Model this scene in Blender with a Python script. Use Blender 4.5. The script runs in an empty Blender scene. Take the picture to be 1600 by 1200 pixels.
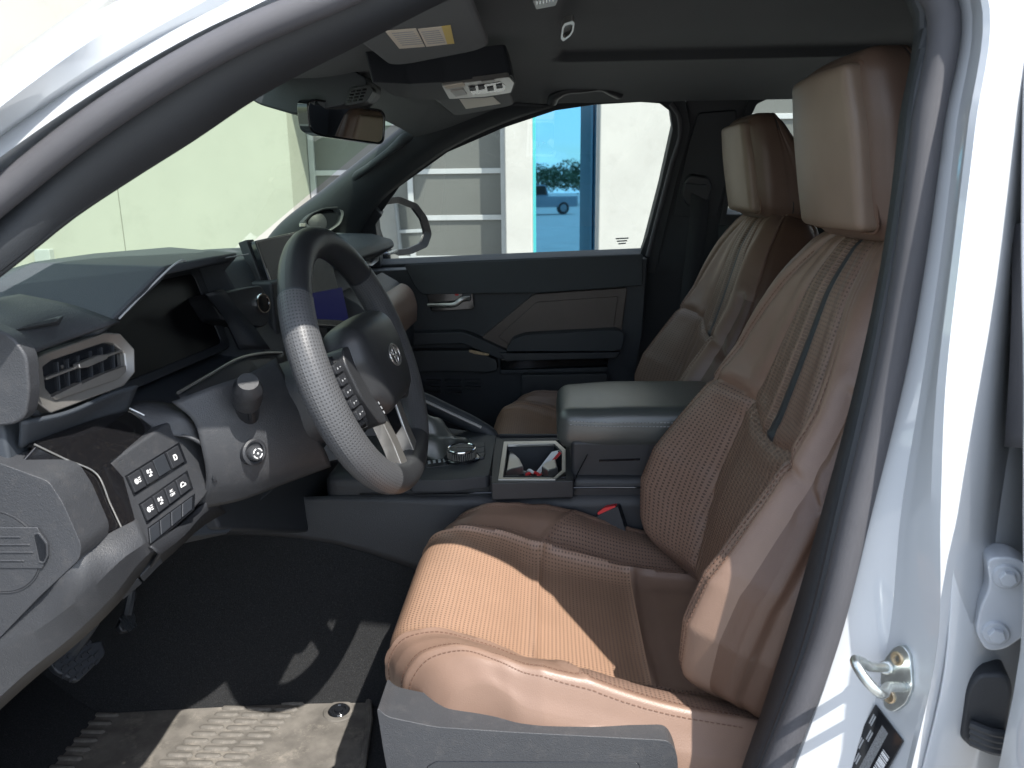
import bpy, bmesh, math, random
import numpy as np
from mathutils import Matrix, Vector
from math import radians as RAD, sin, cos, pi
random.seed(7)
np.random.seed(7)

# ------------------------------------------------------------------ camera
SC = bpy.context.scene
CAM = np.array((0.0, -1.42, 1.42))
FPX = 1209.0                      # focal length in photo pixels (1600 wide)
_y, _p, _a = RAD(3.0), RAD(14.0), RAD(0.7)
FW = np.array((-sin(_y) * cos(_p), cos(_y) * cos(_p), -sin(_p)))
_r0 = np.array((cos(_y), sin(_y), 0.0))
_u0 = np.cross(_r0, FW)
RT = _r0 * cos(_a) - _u0 * sin(_a)
UP = _u0 * cos(_a) + _r0 * sin(_a)
cd = bpy.data.cameras.new('camera')
cd.sensor_width = 36.0
cd.lens = 36.0 * FPX / 1600.0
cd.clip_start = 0.02
cd.clip_end = 2000.0
cam = bpy.data.objects.new('camera', cd)
SC.collection.objects.link(cam)
cam.matrix_world = Matrix(((RT[0], UP[0], -FW[0], CAM[0]), (RT[1], UP[1], -FW[1], CAM[1]),
                           (RT[2], UP[2], -FW[2], CAM[2]), (0, 0, 0, 1)))
SC.camera = cam
cd.dof.use_dof = True
cd.dof.focus_distance = 1.35
cd.dof.aperture_fstop = 13.0

# ------------------------------------------------------------------ light
SUN_TRAVEL = np.array((-0.364, 0.434, -0.824))
SUN_TRAVEL = SUN_TRAVEL / np.linalg.norm(SUN_TRAVEL)
sd = bpy.data.lights.new('sun', 'SUN')
sd.energy = 4.2
sd.angle = RAD(0.53)
sd.color = (1.0, 0.955, 0.89)
sun = bpy.data.objects.new('sun', sd)
SC.collection.objects.link(sun)
sun.rotation_euler = Vector(SUN_TRAVEL).to_track_quat('-Z', 'Y').to_euler()
W = bpy.data.worlds.new('World')
SC.world = W
W.use_nodes = True
wn, wl = W.node_tree.nodes, W.node_tree.links
wn.clear()
sky = wn.new('ShaderNodeTexSky')
sky.sky_type = 'NISHITA'
sky.sun_disc = False
sky.sun_elevation = math.asin(-SUN_TRAVEL[2])
sky.sun_rotation = math.atan2(-SUN_TRAVEL[0], -SUN_TRAVEL[1])
sky.altitude = 0
tcw = wn.new('ShaderNodeTexCoord')
mpw = wn.new('ShaderNodeMapping')
mpw.inputs['Scale'].default_value = (1.0, 1.0, 2.6)
mpw.inputs['Location'].default_value = (1.3, 0.7, 0.4)
nzw = wn.new('ShaderNodeTexNoise')
nzw.inputs['Scale'].default_value = 5.0
nzw.inputs['Detail'].default_value = 8
nzw.inputs['Roughness'].default_value = 0.62
crw = wn.new('ShaderNodeValToRGB')
crw.color_ramp.elements[0].position = 0.46
crw.color_ramp.elements[1].position = 0.64
mxw = wn.new('ShaderNodeMix')
mxw.data_type = 'RGBA'
mxw.inputs[7].default_value = (9.3, 9.6, 10.0, 1)
bgw = wn.new('ShaderNodeBackground')
bgw.inputs['Strength'].default_value = 0.15
ow = wn.new('ShaderNodeOutputWorld')
wl.new(tcw.outputs['Generated'], mpw.inputs['Vector'])
wl.new(mpw.outputs['Vector'], nzw.inputs['Vector'])
wl.new(nzw.outputs['Fac'], crw.inputs['Fac'])
wl.new(crw.outputs['Color'], mxw.inputs[0])
wl.new(sky.outputs['Color'], mxw.inputs[6])
wl.new(mxw.outputs[2], bgw.inputs['Color'])
wl.new(bgw.outputs['Background'], ow.inputs['Surface'])

SC.view_settings.view_transform = 'Standard'
SC.view_settings.look = 'None'
SC.view_settings.gamma = 1.0
SC.view_settings.exposure = 1.36
SC.cycles.use_denoising = True
SC.cycles.max_bounces = 10
SC.cycles.diffuse_bounces = 5
SC.cycles.glossy_bounces = 4
SC.cycles.transparent_max_bounces = 16
SC.cycles.sample_clamp_indirect = 8.0

# ------------------------------------------------------------------ helpers
COL = SC.collection


def P(px, py, x=None, y=None, z=None):
    """point of the place seen at photo pixel (px, py) on the given car plane"""
    d = FW + RT * (px - 800.0) / FPX - UP * (py - 600.0) / FPX
    i, v = (0, x) if x is not None else (1, y) if y is not None else (2, z)
    return CAM + d * (v - CAM[i]) / d[i]


def norm(v):
    v = np.asarray(v, float)
    return v / np.linalg.norm(v)


class Fr:
    """a local frame: ez is the outward normal of a face, ey its up"""
    def __init__(self, o, n, up):
        self.o = np.asarray(o, float)
        self.ez = norm(n)
        self.ex = norm(np.cross(up, self.ez))
        self.ey = np.cross(self.ez, self.ex)

    def w(self, p):
        p = np.asarray(p, float)
        return self.o + p[..., 0:1] * self.ex + p[..., 1:2] * self.ey + p[..., 2:3] * self.ez

    def px(self, a, b, h=0.0):
        d = FW + RT * (a - 800.0) / FPX - UP * (b - 600.0) / FPX
        o = self.o + self.ez * h
        q = CAM + d * (np.dot(o - CAM, self.ez) / np.dot(d, self.ez)) - self.o
        return (float(np.dot(q, self.ex)), float(np.dot(q, self.ey)))

    def pts(self, lst, h=0.0):
        return [self.px(a, b, h) for a, b in lst]


def link(o, parent=None):
    COL.objects.link(o)
    if parent is not None:
        o.parent = parent
        acc = Vector((0, 0, 0))
        q = parent if parent.type == 'EMPTY' else None      # meshes already stand in world coordinates
        while q is not None:
            acc += q.location
            q = q.parent
        o.matrix_parent_inverse = Matrix.Translation(-acc)
    return o


def empty(name, loc=(0, 0, 0), parent=None, label=None, cat=None, group=None):
    o = bpy.data.objects.new(name, None)
    o.empty_display_size = 0.05
    link(o, parent)
    if parent is not None:
        o.matrix_parent_inverse = Matrix.Identity(4)
        acc = Vector((0, 0, 0))
        q = parent
        while q is not None:
            acc += q.location
            q = q.parent
        o.location = Vector(loc) - acc
    else:
        o.location = loc
    tag(o, label, cat, group)
    return o


def tag(o, label=None, cat=None, group=None, kind=None):
    if label:
        o['label'] = label
    if cat:
        o['category'] = cat
    if group:
        o['group'] = group
    if kind:
        o['kind'] = kind
    return o


def mesh(name, V, F, mat, parent=None, smooth=True, ang=35, bevel=0, seg=2, solid=0, soff=-1, sub=0, fm=None, uv=None, weld=False):
    me = bpy.data.meshes.new(name)
    me.from_pydata([tuple(map(float, v)) for v in V], [], [tuple(int(i) for i in f) for f in F])
    for m in (mat if isinstance(mat, (list, tuple)) else [mat]):
        me.materials.append(m)
    if fm is not None:
        me.polygons.foreach_set('material_index', np.asarray(fm, np.int32))
    if uv is not None:
        ul = me.uv_layers.new(name='uv')
        li = np.zeros(len(me.loops), np.int32)
        me.loops.foreach_get('vertex_index', li)
        ul.data.foreach_set('uv', np.asarray(uv, np.float32)[li].ravel())
    bm = bmesh.new()
    bm.from_mesh(me)
    if weld:
        bmesh.ops.remove_doubles(bm, verts=bm.verts, dist=1e-5)
    bmesh.ops.recalc_face_normals(bm, faces=bm.faces)
    bm.to_mesh(me)
    bm.free()
    if smooth:
        me.shade_smooth()
        if ang < 180:
            me.set_sharp_from_angle(angle=RAD(ang))
    o = bpy.data.objects.new(name, me)
    link(o, parent)
    if solid:
        m = o.modifiers.new('solid', 'SOLIDIFY')
        m.thickness = solid
        m.offset = soff
    if bevel:
        m = o.modifiers.new('bevel', 'BEVEL')
        m.width = bevel
        m.segments = seg
        m.limit_method = 'ANGLE'
        m.angle_limit = RAD(28)
        m.harden_normals = True
    if sub:
        m = o.modifiers.new('sub', 'SUBSURF')
        m.levels = m.render_levels = sub
    return o


def cr(pts, n, closed=False):
    """smooth resample of a polyline (centripetal-ish Catmull-Rom by chord length)"""
    p = np.asarray(pts, float)
    if closed:
        p = np.vstack([p[-1:], p, p[:2]])
    else:
        p = np.vstack([2 * p[0] - p[1], p, 2 * p[-1] - p[-2]])
    k = len(p) - 3
    seg = np.linalg.norm(p[2:-1] - p[1:-2], axis=1)
    cum = np.concatenate([[0], np.cumsum(seg)])
    s = np.linspace(0, cum[-1], n + 1)[:-1] if closed else np.linspace(0, cum[-1], n)
    out = []
    for v in s:
        i = min(max(int(np.searchsorted(cum, v, 'right') - 1), 0), k - 1)
        t = (v - cum[i]) / max(seg[i], 1e-9)
        a, b, c, d = p[i], p[i + 1], p[i + 2], p[i + 3]
        # chord-scaled tangents
        l0, l1, l2 = (max(np.linalg.norm(q), 1e-9) for q in (b - a, c - b, d - c))
        m1 = ((b - a) / l0 * l1 + (c - b) / l1 * l0) / (l0 + l1) * l1
        m2 = ((c - b) / l1 * l2 + (d - c) / l2 * l1) / (l1 + l2) * l1
        h = t * t * t, t * t
        out.append((2 * h[0] - 3 * h[1] + 1) * b + (h[0] - 2 * h[1] + t) * m1 + (3 * h[1] - 2 * h[0]) * c + (h[0] - h[1]) * m2)
    return np.array(out)


def lin(pts, n):
    p = np.asarray(pts, float)
    seg = np.linalg.norm(np.diff(p, axis=0), axis=1)
    cum = np.concatenate([[0], np.cumsum(seg)])
    s = np.linspace(0, cum[-1], n)
    return np.stack([np.interp(s, cum, p[:, i]) for i in range(p.shape[1])], 1)


def gridfaces(nu, nv, cu=False, cv=False):
    F = []
    for i in range(nu if cu else nu - 1):
        for j in range(nv if cv else nv - 1):
            a, b = i, (i + 1) % nu
            c, d = j, (j + 1) % nv
            F.append((a * nv + c, b * nv + c, b * nv + d, a * nv + d))
    return F


def loft(name, curves, mat, parent=None, nu=30, nv=0, across=False, **kw):
    """surface through longitudinal curves; nv>0 smooths across them"""
    C = [cr(c, nu) if len(c) > 2 else lin(c, nu) for c in curves]
    G = np.stack(C, 1)                                    # nu, nc, 3
    if nv:
        G = np.stack([cr(G[i], nv) for i in range(nu)], 0)
    return mesh(name, G.reshape(-1, 3), gridfaces(G.shape[0], G.shape[1]), mat, parent, **kw)


def tube(name, pts, rad, mat, parent=None, n=10, m=40, closed=False, smooth_path=True, up=(0, 0, 1), flat=1.0, caps=True, **kw):
    """swept tube; rad a number or one per control point; flat squeezes it along up"""
    p = cr(pts, m, closed) if smooth_path else np.asarray(pts, float)
    m = len(p)
    if np.ndim(rad) == 0:
        rr = np.full(m, rad)
    else:
        rr = np.interp(np.linspace(0, 1, m), np.linspace(0, 1, len(rad)), rad)
    if closed:
        tg = np.roll(p, -1, 0) - np.roll(p, 1, 0)
    else:
        tg = np.gradient(p, axis=0)
    tg /= np.linalg.norm(tg, axis=1)[:, None] + 1e-12
    V = []
    u = np.asarray(up, float)
    for i in range(m):
        s = np.cross(tg[i], u)
        if np.linalg.norm(s) < 1e-3:
            s = np.cross(tg[i], (0.3, 1, 0.2))
        s = norm(s)
        q = np.cross(s, tg[i])
        for k in range(n):
            a = 2 * pi * k / n
            V.append(p[i] + rr[i] * (cos(a) * s + flat * sin(a) * q))
    F = gridfaces(m, n, cu=closed, cv=True)
    if caps and not closed:
        F += [tuple(range(n))[::-1], tuple((m - 1) * n + k for k in range(n))]
    return mesh(name, V, F, mat, parent, **kw)


def prism(name, fr, poly, h0, h1, mat, parent=None, bevel=0.0015, taper=0.0, **kw):
    """polygon in the frame's plane pulled from h0 to h1; taper shrinks the far end"""
    n = len(poly)
    q = np.asarray(poly, float)
    c = q.mean(0)
    top = c + (q - c) * (1 - taper)
    L = [(a, b, h0) for a, b in q] + [(a, b, h1) for a, b in top]
    F = [tuple(range(n))[::-1], tuple(range(n, 2 * n))] + [(i, (i + 1) % n, n + (i + 1) % n, n + i) for i in range(n)]
    return mesh(name, fr.w(np.array(L)), F, mat, parent, bevel=bevel, **kw)


def ring(name, fr, outer, inner, h0, h1, mat, parent=None, bevel=0.001, hi=None, **kw):
    """flat frame between two outlines with the same number of points"""
    n = len(outer)
    hi = h1 if hi is None else hi
    L = [(a, b, h0) for a, b in outer] + [(a, b, h1) for a, b in outer] + [(a, b, hi) for a, b in inner] + [(a, b, h0) for a, b in inner]
    F = []
    for r in range(4):
        for i in range(n):
            a, b = r * n, ((r + 1) % 4) * n
            F.append((a + i, a + (i + 1) % n, b + (i + 1) % n, b + i))
    return mesh(name, fr.w(np.array(L)), F, mat, parent, bevel=bevel, **kw)


def FY(y, up=(0, 0, 1), n=(0, -1, 0), x=0, z=1.0):
    return Fr((x, y, z), n, up)


def rounded(w, h, r, n=5, c=(0, 0)):
    out = []
    for sx, sy, a0 in ((1, 1, 0), (-1, 1, 90), (-1, -1, 180), (1, -1, 270)):
        for k in range(n + 1):
            a = RAD(a0 + 90 * k / n)
            out.append((c[0] + sx * (w / 2 - r) + r * cos(a), c[1] + sy * (h / 2 - r) + r * sin(a)))
    return out


def roundpoly(poly, r, n=4):
    """round the corners of a 2-D polygon"""
    out = []
    p = [np.array(q, float) for q in poly]
    m = len(p)
    for i in range(m):
        a, b, c = p[i - 1], p[i], p[(i + 1) % m]
        da, dc = a - b, c - b
        la, lc = np.linalg.norm(da), np.linalg.norm(dc)
        t = min(r, la * .45, lc * .45)
        s, e = b + da / la * t, b + dc / lc * t
        for k in range(n + 1):
            u = k / n
            out.append(tuple((1 - u) ** 2 * s + 2 * u * (1 - u) * b + u * u * e))
    return out


def box(name, c, h, mat, parent=None, bevel=0.003, R=None, **kw):
    V = np.array([(sx, sy, sz) for sx in (-1, 1) for sy in (-1, 1) for sz in (-1, 1)], float) * np.asarray(h, float)
    if R is not None:
        V = V @ np.asarray(R).T
    V = V + np.asarray(c, float)
    F = [(0, 1, 3, 2), (4, 6, 7, 5), (0, 4, 5, 1), (2, 3, 7, 6), (0, 2, 6, 4), (1, 5, 7, 3)]
    return mesh(name, V, F, mat, parent, bevel=bevel, **kw)


def lathe(name, fr, prof, mat, parent=None, n=28, sx=1.0, sy=1.0, c=(0, 0), **kw):
    """profile of (radius, height) turned about the frame's normal"""
    V, F = [], []
    for r, h in prof:
        for k in range(n):
            a = 2 * pi * k / n
            V.append((c[0] + r * sx * cos(a), c[1] + r * sy * sin(a), h))
    F = gridfaces(len(prof), n, cv=True)
    F.append(tuple(range(n)))
    F.append(tuple((len(prof) - 1) * n + k for k in range(n)))
    return mesh(name, fr.w(np.array(V)), F, mat, parent, **kw)


def sst(x, a, b):
    t = np.clip((x - a) / (b - a), 0, 1)
    return t * t * (3 - 2 * t)


def rbox(h, r, res):
    """rounded box: vertices, quads and the flat cube coordinate of each vertex"""
    h = np.asarray(h, float)
    V, F, idx = [], [], {}
    n = np.maximum(2, np.round(2 * h / res).astype(int))
    ax = []
    for i in range(3):
        ax.append(np.linspace(-h[i], h[i], n[i] + 1))
    def vid(i, j, k):
        key = (i, j, k)
        if key not in idx:
            idx[key] = len(V)
            V.append((ax[0][i], ax[1][j], ax[2][k]))
        return idx[key]
    nx, ny, nz = n
    for i in range(nx):
        for j in range(ny):
            F.append((vid(i, j, 0), vid(i, j + 1, 0), vid(i + 1, j + 1, 0), vid(i + 1, j, 0)))
            F.append((vid(i, j, nz), vid(i + 1, j, nz), vid(i + 1, j + 1, nz), vid(i, j + 1, nz)))
    for i in range(nx):
        for k in range(nz):
            F.append((vid(i, 0, k), vid(i + 1, 0, k), vid(i + 1, 0, k + 1), vid(i, 0, k + 1)))
            F.append((vid(i, ny, k), vid(i, ny, k + 1), vid(i + 1, ny, k + 1), vid(i + 1, ny, k)))
    for j in range(ny):
        for k in range(nz):
            F.append((vid(0, j, k), vid(0, j, k + 1), vid(0, j + 1, k + 1), vid(0, j + 1, k)))
            F.append((vid(nx, j, k), vid(nx, j + 1, k), vid(nx, j + 1, k + 1), vid(nx, j, k + 1)))
    V = np.array(V)
    flat = V.copy()
    inner = np.clip(V, -(h - r), h - r)
    d = V - inner
    L = np.linalg.norm(d, axis=1)[:, None]
    V = np.where(L > 1e-9, inner + d / np.maximum(L, 1e-9) * r, V)
    return V, F, flat


def split(name, V, F, sel, mat, parent, uv=None, **kw):
    """the faces picked by sel as a mesh of its own"""
    F = np.asarray(F)
    f = F[sel]
    used, inv = np.unique(f, return_inverse=True)
    return mesh(name, V[used], inv.reshape(f.shape), mat, parent, uv=None if uv is None else uv[used], **kw)


def text(name, body, fr, c, size, mat, parent, rot=0.0, h=0.0004):
    cu = bpy.data.curves.new(name, 'FONT')
    cu.body = body
    cu.size = size
    cu.align_x = 'CENTER'
    cu.align_y = 'CENTER'
    cu.extrude = 0.0001
    cu.materials.append(mat)
    tmp = bpy.data.objects.new(name, cu)
    COL.objects.link(tmp)
    dg = bpy.context.evaluated_depsgraph_get()
    me = bpy.data.meshes.new_from_object(tmp.evaluated_get(dg))
    bpy.data.objects.remove(tmp)
    q = np.array([v.co[:] for v in me.vertices])
    if len(q):
        a = RAD(rot)
        q = np.stack([c[0] + q[:, 0] * cos(a) - q[:, 1] * sin(a), c[1] + q[:, 0] * sin(a) + q[:, 1] * cos(a), q[:, 2] + h], 1)
        q = fr.w(q)
        for v, w in zip(me.vertices, q):
            v.co = w
    if not me.materials:
        me.materials.append(mat)
    o = bpy.data.objects.new(name, me)
    return link(o, parent)


# ------------------------------------------------------------------ materials
def newmat(name):
    m = bpy.data.materials.new(name)
    m.use_nodes = True
    nt = m.node_tree
    return m, nt.nodes, nt.links, nt.nodes['Principled BSDF']


def M(name, col, rough=0.5, metal=0.0, bump=None, var=0.0, vscale=8.0, coat=0.0, spec=0.5, sheen=0.0, dust=None):
    """procedural: colour varied by noise, fine relief from a second noise"""
    m, N, L, b = newmat(name)
    b.inputs['Roughness'].default_value = rough
    b.inputs['Metallic'].default_value = metal
    b.inputs['Coat Weight'].default_value = coat
    b.inputs['Coat Roughness'].default_value = 0.05
    b.inputs['Specular IOR Level'].default_value = spec
    b.inputs['Sheen Weight'].default_value = sheen
    tc = N.new('ShaderNodeTexCoord')
    nz = N.new('ShaderNodeTexNoise')
    nz.inputs['Scale'].default_value = vscale
    nz.inputs['Detail'].default_value = 6
    L.new(tc.outputs['Object'], nz.inputs['Vector'])
    r = N.new('ShaderNodeValToRGB')
    c = np.array(col[:3])
    r.color_ramp.elements[0].position = 0.3
    r.color_ramp.elements[1].position = 0.7
    r.color_ramp.elements[0].color = tuple(np.clip(c * (1 - var), 0, 1)) + (1,)
    r.color_ramp.elements[1].color = tuple(np.clip(c * (1 + var), 0, 1)) + (1,)
    L.new(nz.outputs['Fac'], r.inputs['Fac'])
    out = r.outputs['Color']
    if dust:                                       # pale specks and smears with shapes of their own
        dcol, amount, dsc = dust
        n2 = N.new('ShaderNodeTexNoise')
        n2.inputs['Scale'].default_value = dsc
        n2.inputs['Detail'].default_value = 10
        n2.inputs['Roughness'].default_value = 0.75
        L.new(tc.outputs['Object'], n2.inputs['Vector'])
        r2 = N.new('ShaderNodeValToRGB')
        r2.color_ramp.elements[0].position = 0.52
        r2.color_ramp.elements[1].position = 0.75
        r2.color_ramp.elements[1].color = (amount, amount, amount, 1)
        L.new(n2.outputs['Fac'], r2.inputs['Fac'])
        mx = N.new('ShaderNodeMix')
        mx.data_type = 'RGBA'
        mx.inputs[7].default_value = tuple(dcol) + (1,)
        L.new(r2.outputs['Color'], mx.inputs[0])
        L.new(out, mx.inputs[6])
        out = mx.outputs[2]
    L.new(out, b.inputs['Base Color'])
    if bump:
        sc, st = bump
        nb = N.new('ShaderNodeTexNoise')
        nb.inputs['Scale'].default_value = sc
        nb.inputs['Detail'].default_value = 3
        L.new(tc.outputs['Object'], nb.inputs['Vector'])
        bp = N.new('ShaderNodeBump')
        bp.inputs['Strength'].default_value = st
        bp.inputs['Distance'].default_value = 0.001
        L.new(nb.outputs['Fac'], bp.inputs['Height'])
        L.new(bp.outputs['Normal'], b.inputs['Normal'])
    return m


def leather(name, col, perf=None, rough=0.42, hole=0.3):
    """leather with fine grain; perf=(pitch u, pitch v, radius) punches rows of holes laid out on the panel's own cloth coordinates"""
    m, N, L, b = newmat(name)
    b.inputs['Roughness'].default_value = rough
    b.inputs['Specular IOR Level'].default_value = 0.42
    tc = N.new('ShaderNodeTexCoord')
    nz = N.new('ShaderNodeTexNoise')
    nz.inputs['Scale'].default_value = 14
    nz.inputs['Detail'].default_value = 5
    L.new(tc.outputs['Object'], nz.inputs['Vector'])
    r = N.new('ShaderNodeValToRGB')
    c = np.array(col)
    r.color_ramp.elements[0].position = 0.3
    r.color_ramp.elements[1].position = 0.7
    r.color_ramp.elements[0].color = tuple(c * 0.93) + (1,)
    r.color_ramp.elements[1].color = tuple(c * 1.06) + (1,)
    L.new(nz.outputs['Fac'], r.inputs['Fac'])
    vo = N.new('ShaderNodeTexVoronoi')
    vo.inputs['Scale'].default_value = 420
    vo.feature = 'DISTANCE_TO_EDGE'
    L.new(tc.outputs['Object'], vo.inputs['Vector'])
    bp = N.new('ShaderNodeBump')
    bp.inputs['Strength'].default_value = 0.25
    bp.inputs['Distance'].default_value = 0.0008
    L.new(vo.outputs['Distance'], bp.inputs['Height'])
    nw = N.new('ShaderNodeTexNoise')
    nw.inputs['Scale'].default_value = 22
    nw.inputs['Detail'].default_value = 2
    L.new(tc.outputs['Object'], nw.inputs['Vector'])
    bw = N.new('ShaderNodeBump')
    bw.inputs['Strength'].default_value = 0.14
    bw.inputs['Distance'].default_value = 0.003
    L.new(nw.outputs['Fac'], bw.inputs['Height'])
    L.new(bw.outputs['Normal'], bp.inputs['Normal'])
    last = bp
    col_out = r.outputs['Color']
    if perf:
        pu, pv, rad = perf
        uvn = N.new('ShaderNodeUVMap')
        uvn.uv_map = 'uv'
        mp = N.new('ShaderNodeMapping')
        mp.inputs['Scale'].default_value = (1 / pu, 1 / pv, 1)
        L.new(uvn.outputs['UV'], mp.inputs['Vector'])
        fr = N.new('ShaderNodeVectorMath')
        fr.operation = 'FRACTION'
        L.new(mp.outputs['Vector'], fr.inputs[0])
        sb = N.new('ShaderNodeVectorMath')
        sb.operation = 'SUBTRACT'
        sb.inputs[1].default_value = (0.5, 0.5, 0)
        L.new(fr.outputs[0], sb.inputs[0])
        ml = N.new('ShaderNodeVectorMath')
        ml.operation = 'MULTIPLY'
        ml.inputs[1].default_value = (1, 1, 0)
        L.new(sb.outputs[0], ml.inputs[0])
        ln = N.new('ShaderNodeVectorMath')
        ln.operation = 'LENGTH'
        L.new(ml.outputs[0], ln.inputs[0])
        mr = N.new('ShaderNodeMapRange')
        mr.interpolation_type = 'SMOOTHSTEP'
        mr.inputs['From Min'].default_value = rad * 0.8
        mr.inputs['From Max'].default_value = rad * 1.2
        L.new(ln.outputs['Value'], mr.inputs['Value'])
        mx = N.new('ShaderNodeMix')
        mx.data_type = 'RGBA'
        mx.inputs[6].default_value = tuple(c * hole) + (1,)
        L.new(mr.outputs['Result'], mx.inputs[0])
        L.new(col_out, mx.inputs[7])
        col_out = mx.outputs[2]
        b2 = N.new('ShaderNodeBump')
        b2.inputs['Strength'].default_value = 0.6
        b2.inputs['Distance'].default_value = 0.0012
        L.new(mr.outputs['Result'], b2.inputs['Height'])
        L.new(bp.outputs['Normal'], b2.inputs['Normal'])
        last = b2
    L.new(col_out, b.inputs['Base Color'])
    L.new(last.outputs['Normal'], b.inputs['Normal'])
    return m


def glass(name, tint, refl=1.0, top=1.0):
    """thin pane: tinted see-through plus mirror reflection by angle"""
    m = bpy.data.materials.new(name)
    m.use_nodes = True
    N, L = m.node_tree.nodes, m.node_tree.links
    N.clear()
    t = N.new('ShaderNodeBsdfTransparent')
    t.inputs['Color'].default_value = tuple(tint) + (1,)
    g = N.new('ShaderNodeBsdfGlossy')
    g.inputs['Roughness'].default_value = 0.0
    g.inputs['Color'].default_value = (refl, refl, refl, 1)
    lw = N.new('ShaderNodeLayerWeight')
    lw.inputs['Blend'].default_value = 0.5
    pw = N.new('ShaderNodeMath')
    pw.operation = 'POWER'
    pw.inputs[1].default_value = 5.0
    L.new(lw.outputs['Facing'], pw.inputs[0])
    f = N.new('ShaderNodeMapRange')
    f.inputs['To Min'].default_value = 0.06
    f.inputs['To Max'].default_value = top
    L.new(pw.outputs[0], f.inputs['Value'])
    x = N.new('ShaderNodeMixShader')
    o = N.new('ShaderNodeOutputMaterial')
    L.new(f.outputs['Result'], x.inputs['Fac'])
    L.new(t.outputs[0], x.inputs[1])
    L.new(g.outputs[0], x.inputs[2])
    L.new(x.outputs[0], o.inputs['Surface'])
    return m


BR = (0.30, 0.185, 0.125)
m_lea = leather('brown leather', (0.165, 0.106, 0.078))
m_leab = leather('headrest leather', (0.115, 0.074, 0.057))
m_side = leather('darker brown leather', (0.095, 0.054, 0.037))  # brown leather in a darker tone, used on the backrest sides
m_perf = leather('perforated brown leather', (0.165, 0.107, 0.081), (0.0054, 0.0054, 0.23), hole=0.38)
m_ins = leather('ribbed perforated insert leather', (0.255, 0.158, 0.107), (0.0056, 0.0056, 0.24), hole=0.45)
m_rib = leather('ribbed insert cloth', (0.165, 0.108, 0.080), (0.014, 0.0048, 0.34), hole=0.6)
m_lea2 = leather('sky-lightened headrest leather', (0.190, 0.140, 0.108))  # pad leather, its colour lightened for the windscreen light it faces
m_thread = M('brown thread', (0.11, 0.06, 0.04), 0.7)
m_tan = M('tan thread', (0.36, 0.20, 0.13), 0.7)
m_blk = M('black soft plastic', (0.018, 0.021, 0.026), 0.55, bump=(900, 0.35), var=0.1)
m_grey = M('charcoal grained plastic', (0.032, 0.034, 0.038), 0.5, bump=(700, 0.6), var=0.08, dust=((0.22, 0.2, 0.18), 0.10, 60))
m_grey2 = M('charcoal moulded plastic', (0.019, 0.0205, 0.024), 0.48, bump=(900, 0.5), var=0.08)
m_pad = M('soft dash skin', (0.030, 0.036, 0.044), 0.6, bump=(1100, 0.5), var=0.06)
m_piano = M('dusty piano black', (0.006, 0.006, 0.007), 0.12, coat=0.6, dust=((0.16, 0.14, 0.11), 0.12, 300))
m_silver = M('satin silver trim', (0.42, 0.41, 0.39), 0.32, metal=0.85)
m_dsilver = M('dark satin trim', (0.27, 0.26, 0.245), 0.38, metal=0.7)
m_chrome = M('chrome', (0.75, 0.75, 0.76), 0.08, metal=1.0)
m_gloss = M('gloss black', (0.008, 0.009, 0.011), 0.12, coat=0.3)
m_screen = M('dark screen glass', (0.006, 0.007, 0.010), 0.22, spec=0.22)
m_lens = M('cluster lens', (0.004, 0.004, 0.005), 0.28, spec=0.12)
m_navy = M('dim navy display', (0.003, 0.004, 0.02), 0.35, spec=0.05)
_b = m_navy.node_tree.nodes['Principled BSDF']
_b.inputs['Emission Color'].default_value = (0.05, 0.06, 0.6, 1)
_b.inputs['Emission Strength'].default_value = 0.018
m_head = M('dark headliner cloth', (0.034, 0.038, 0.043), 0.95, bump=(1500, 0.5), var=0.08, sheen=0.1)
m_trim = M('dark pillar trim', (0.015, 0.018, 0.022), 0.6, bump=(1200, 0.4), var=0.06)
m_rub = M('rubber seal', (0.055, 0.055, 0.062), 0.65, bump=(2200, 0.7), var=0.12)
m_white = M('white car paint', (0.42, 0.44, 0.46), 0.35, coat=1.0, var=0.01)
m_dirtyw = M('white jamb paint', (0.36, 0.385, 0.42), 0.38, coat=0.7, var=0.03, vscale=30)
m_carpet = M('black carpet', (0.008, 0.0088, 0.010), 1.0, bump=(900, 1.0), var=0.6, vscale=500, dust=((0.12, 0.115, 0.105), 0.30, 420))
m_mat = M('dusty rubber mat', (0.105, 0.097, 0.086), 0.75, bump=(1500, 0.5), var=0.35, vscale=28, dust=((0.26, 0.235, 0.20), 0.8, 22))
m_zinc = M('zinc plated steel', (0.52, 0.55, 0.54), 0.28, metal=0.95, var=0.15, vscale=120)
m_bolt = M('yellowish bolt head', (0.42, 0.33, 0.22), 0.35, metal=0.85, var=0.25, vscale=200)
m_red = M('red plastic', (0.55, 0.02, 0.025), 0.4)
m_ic = M('white print', (0.75, 0.75, 0.75), 0.6)
m_icd = M('grey print', (0.30, 0.31, 0.32), 0.6)
m_label = M('cream label paper', (0.55, 0.50, 0.42), 0.6)
m_yel = M('yellow label strip', (0.55, 0.42, 0.12), 0.6)
m_dins = leather('dark brown door cloth', (0.075, 0.055, 0.047))
m_belt = M('black belt webbing', (0.012, 0.013, 0.016), 0.8, bump=(1500, 0.6))
m_lmix = M('dark armrest leather', (0.062, 0.068, 0.065), 0.28, spec=0.8, bump=(700, 0.4), var=0.06)
m_wsh = glass('greenish windscreen', (0.74, 0.87, 0.71), top=0.35)
m_sgl = glass('clear side glass', (0.93, 0.96, 0.94))
m_mir = M('mirror glass', (0.85, 0.87, 0.88), 0.01, metal=1.0)
# ------------------------------------------------------------------ the car: shell
suv = empty('suv', (0.3, 0, 0), label='white suv seen through its open driver door, brown leather seats inside', cat='suv')

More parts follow.
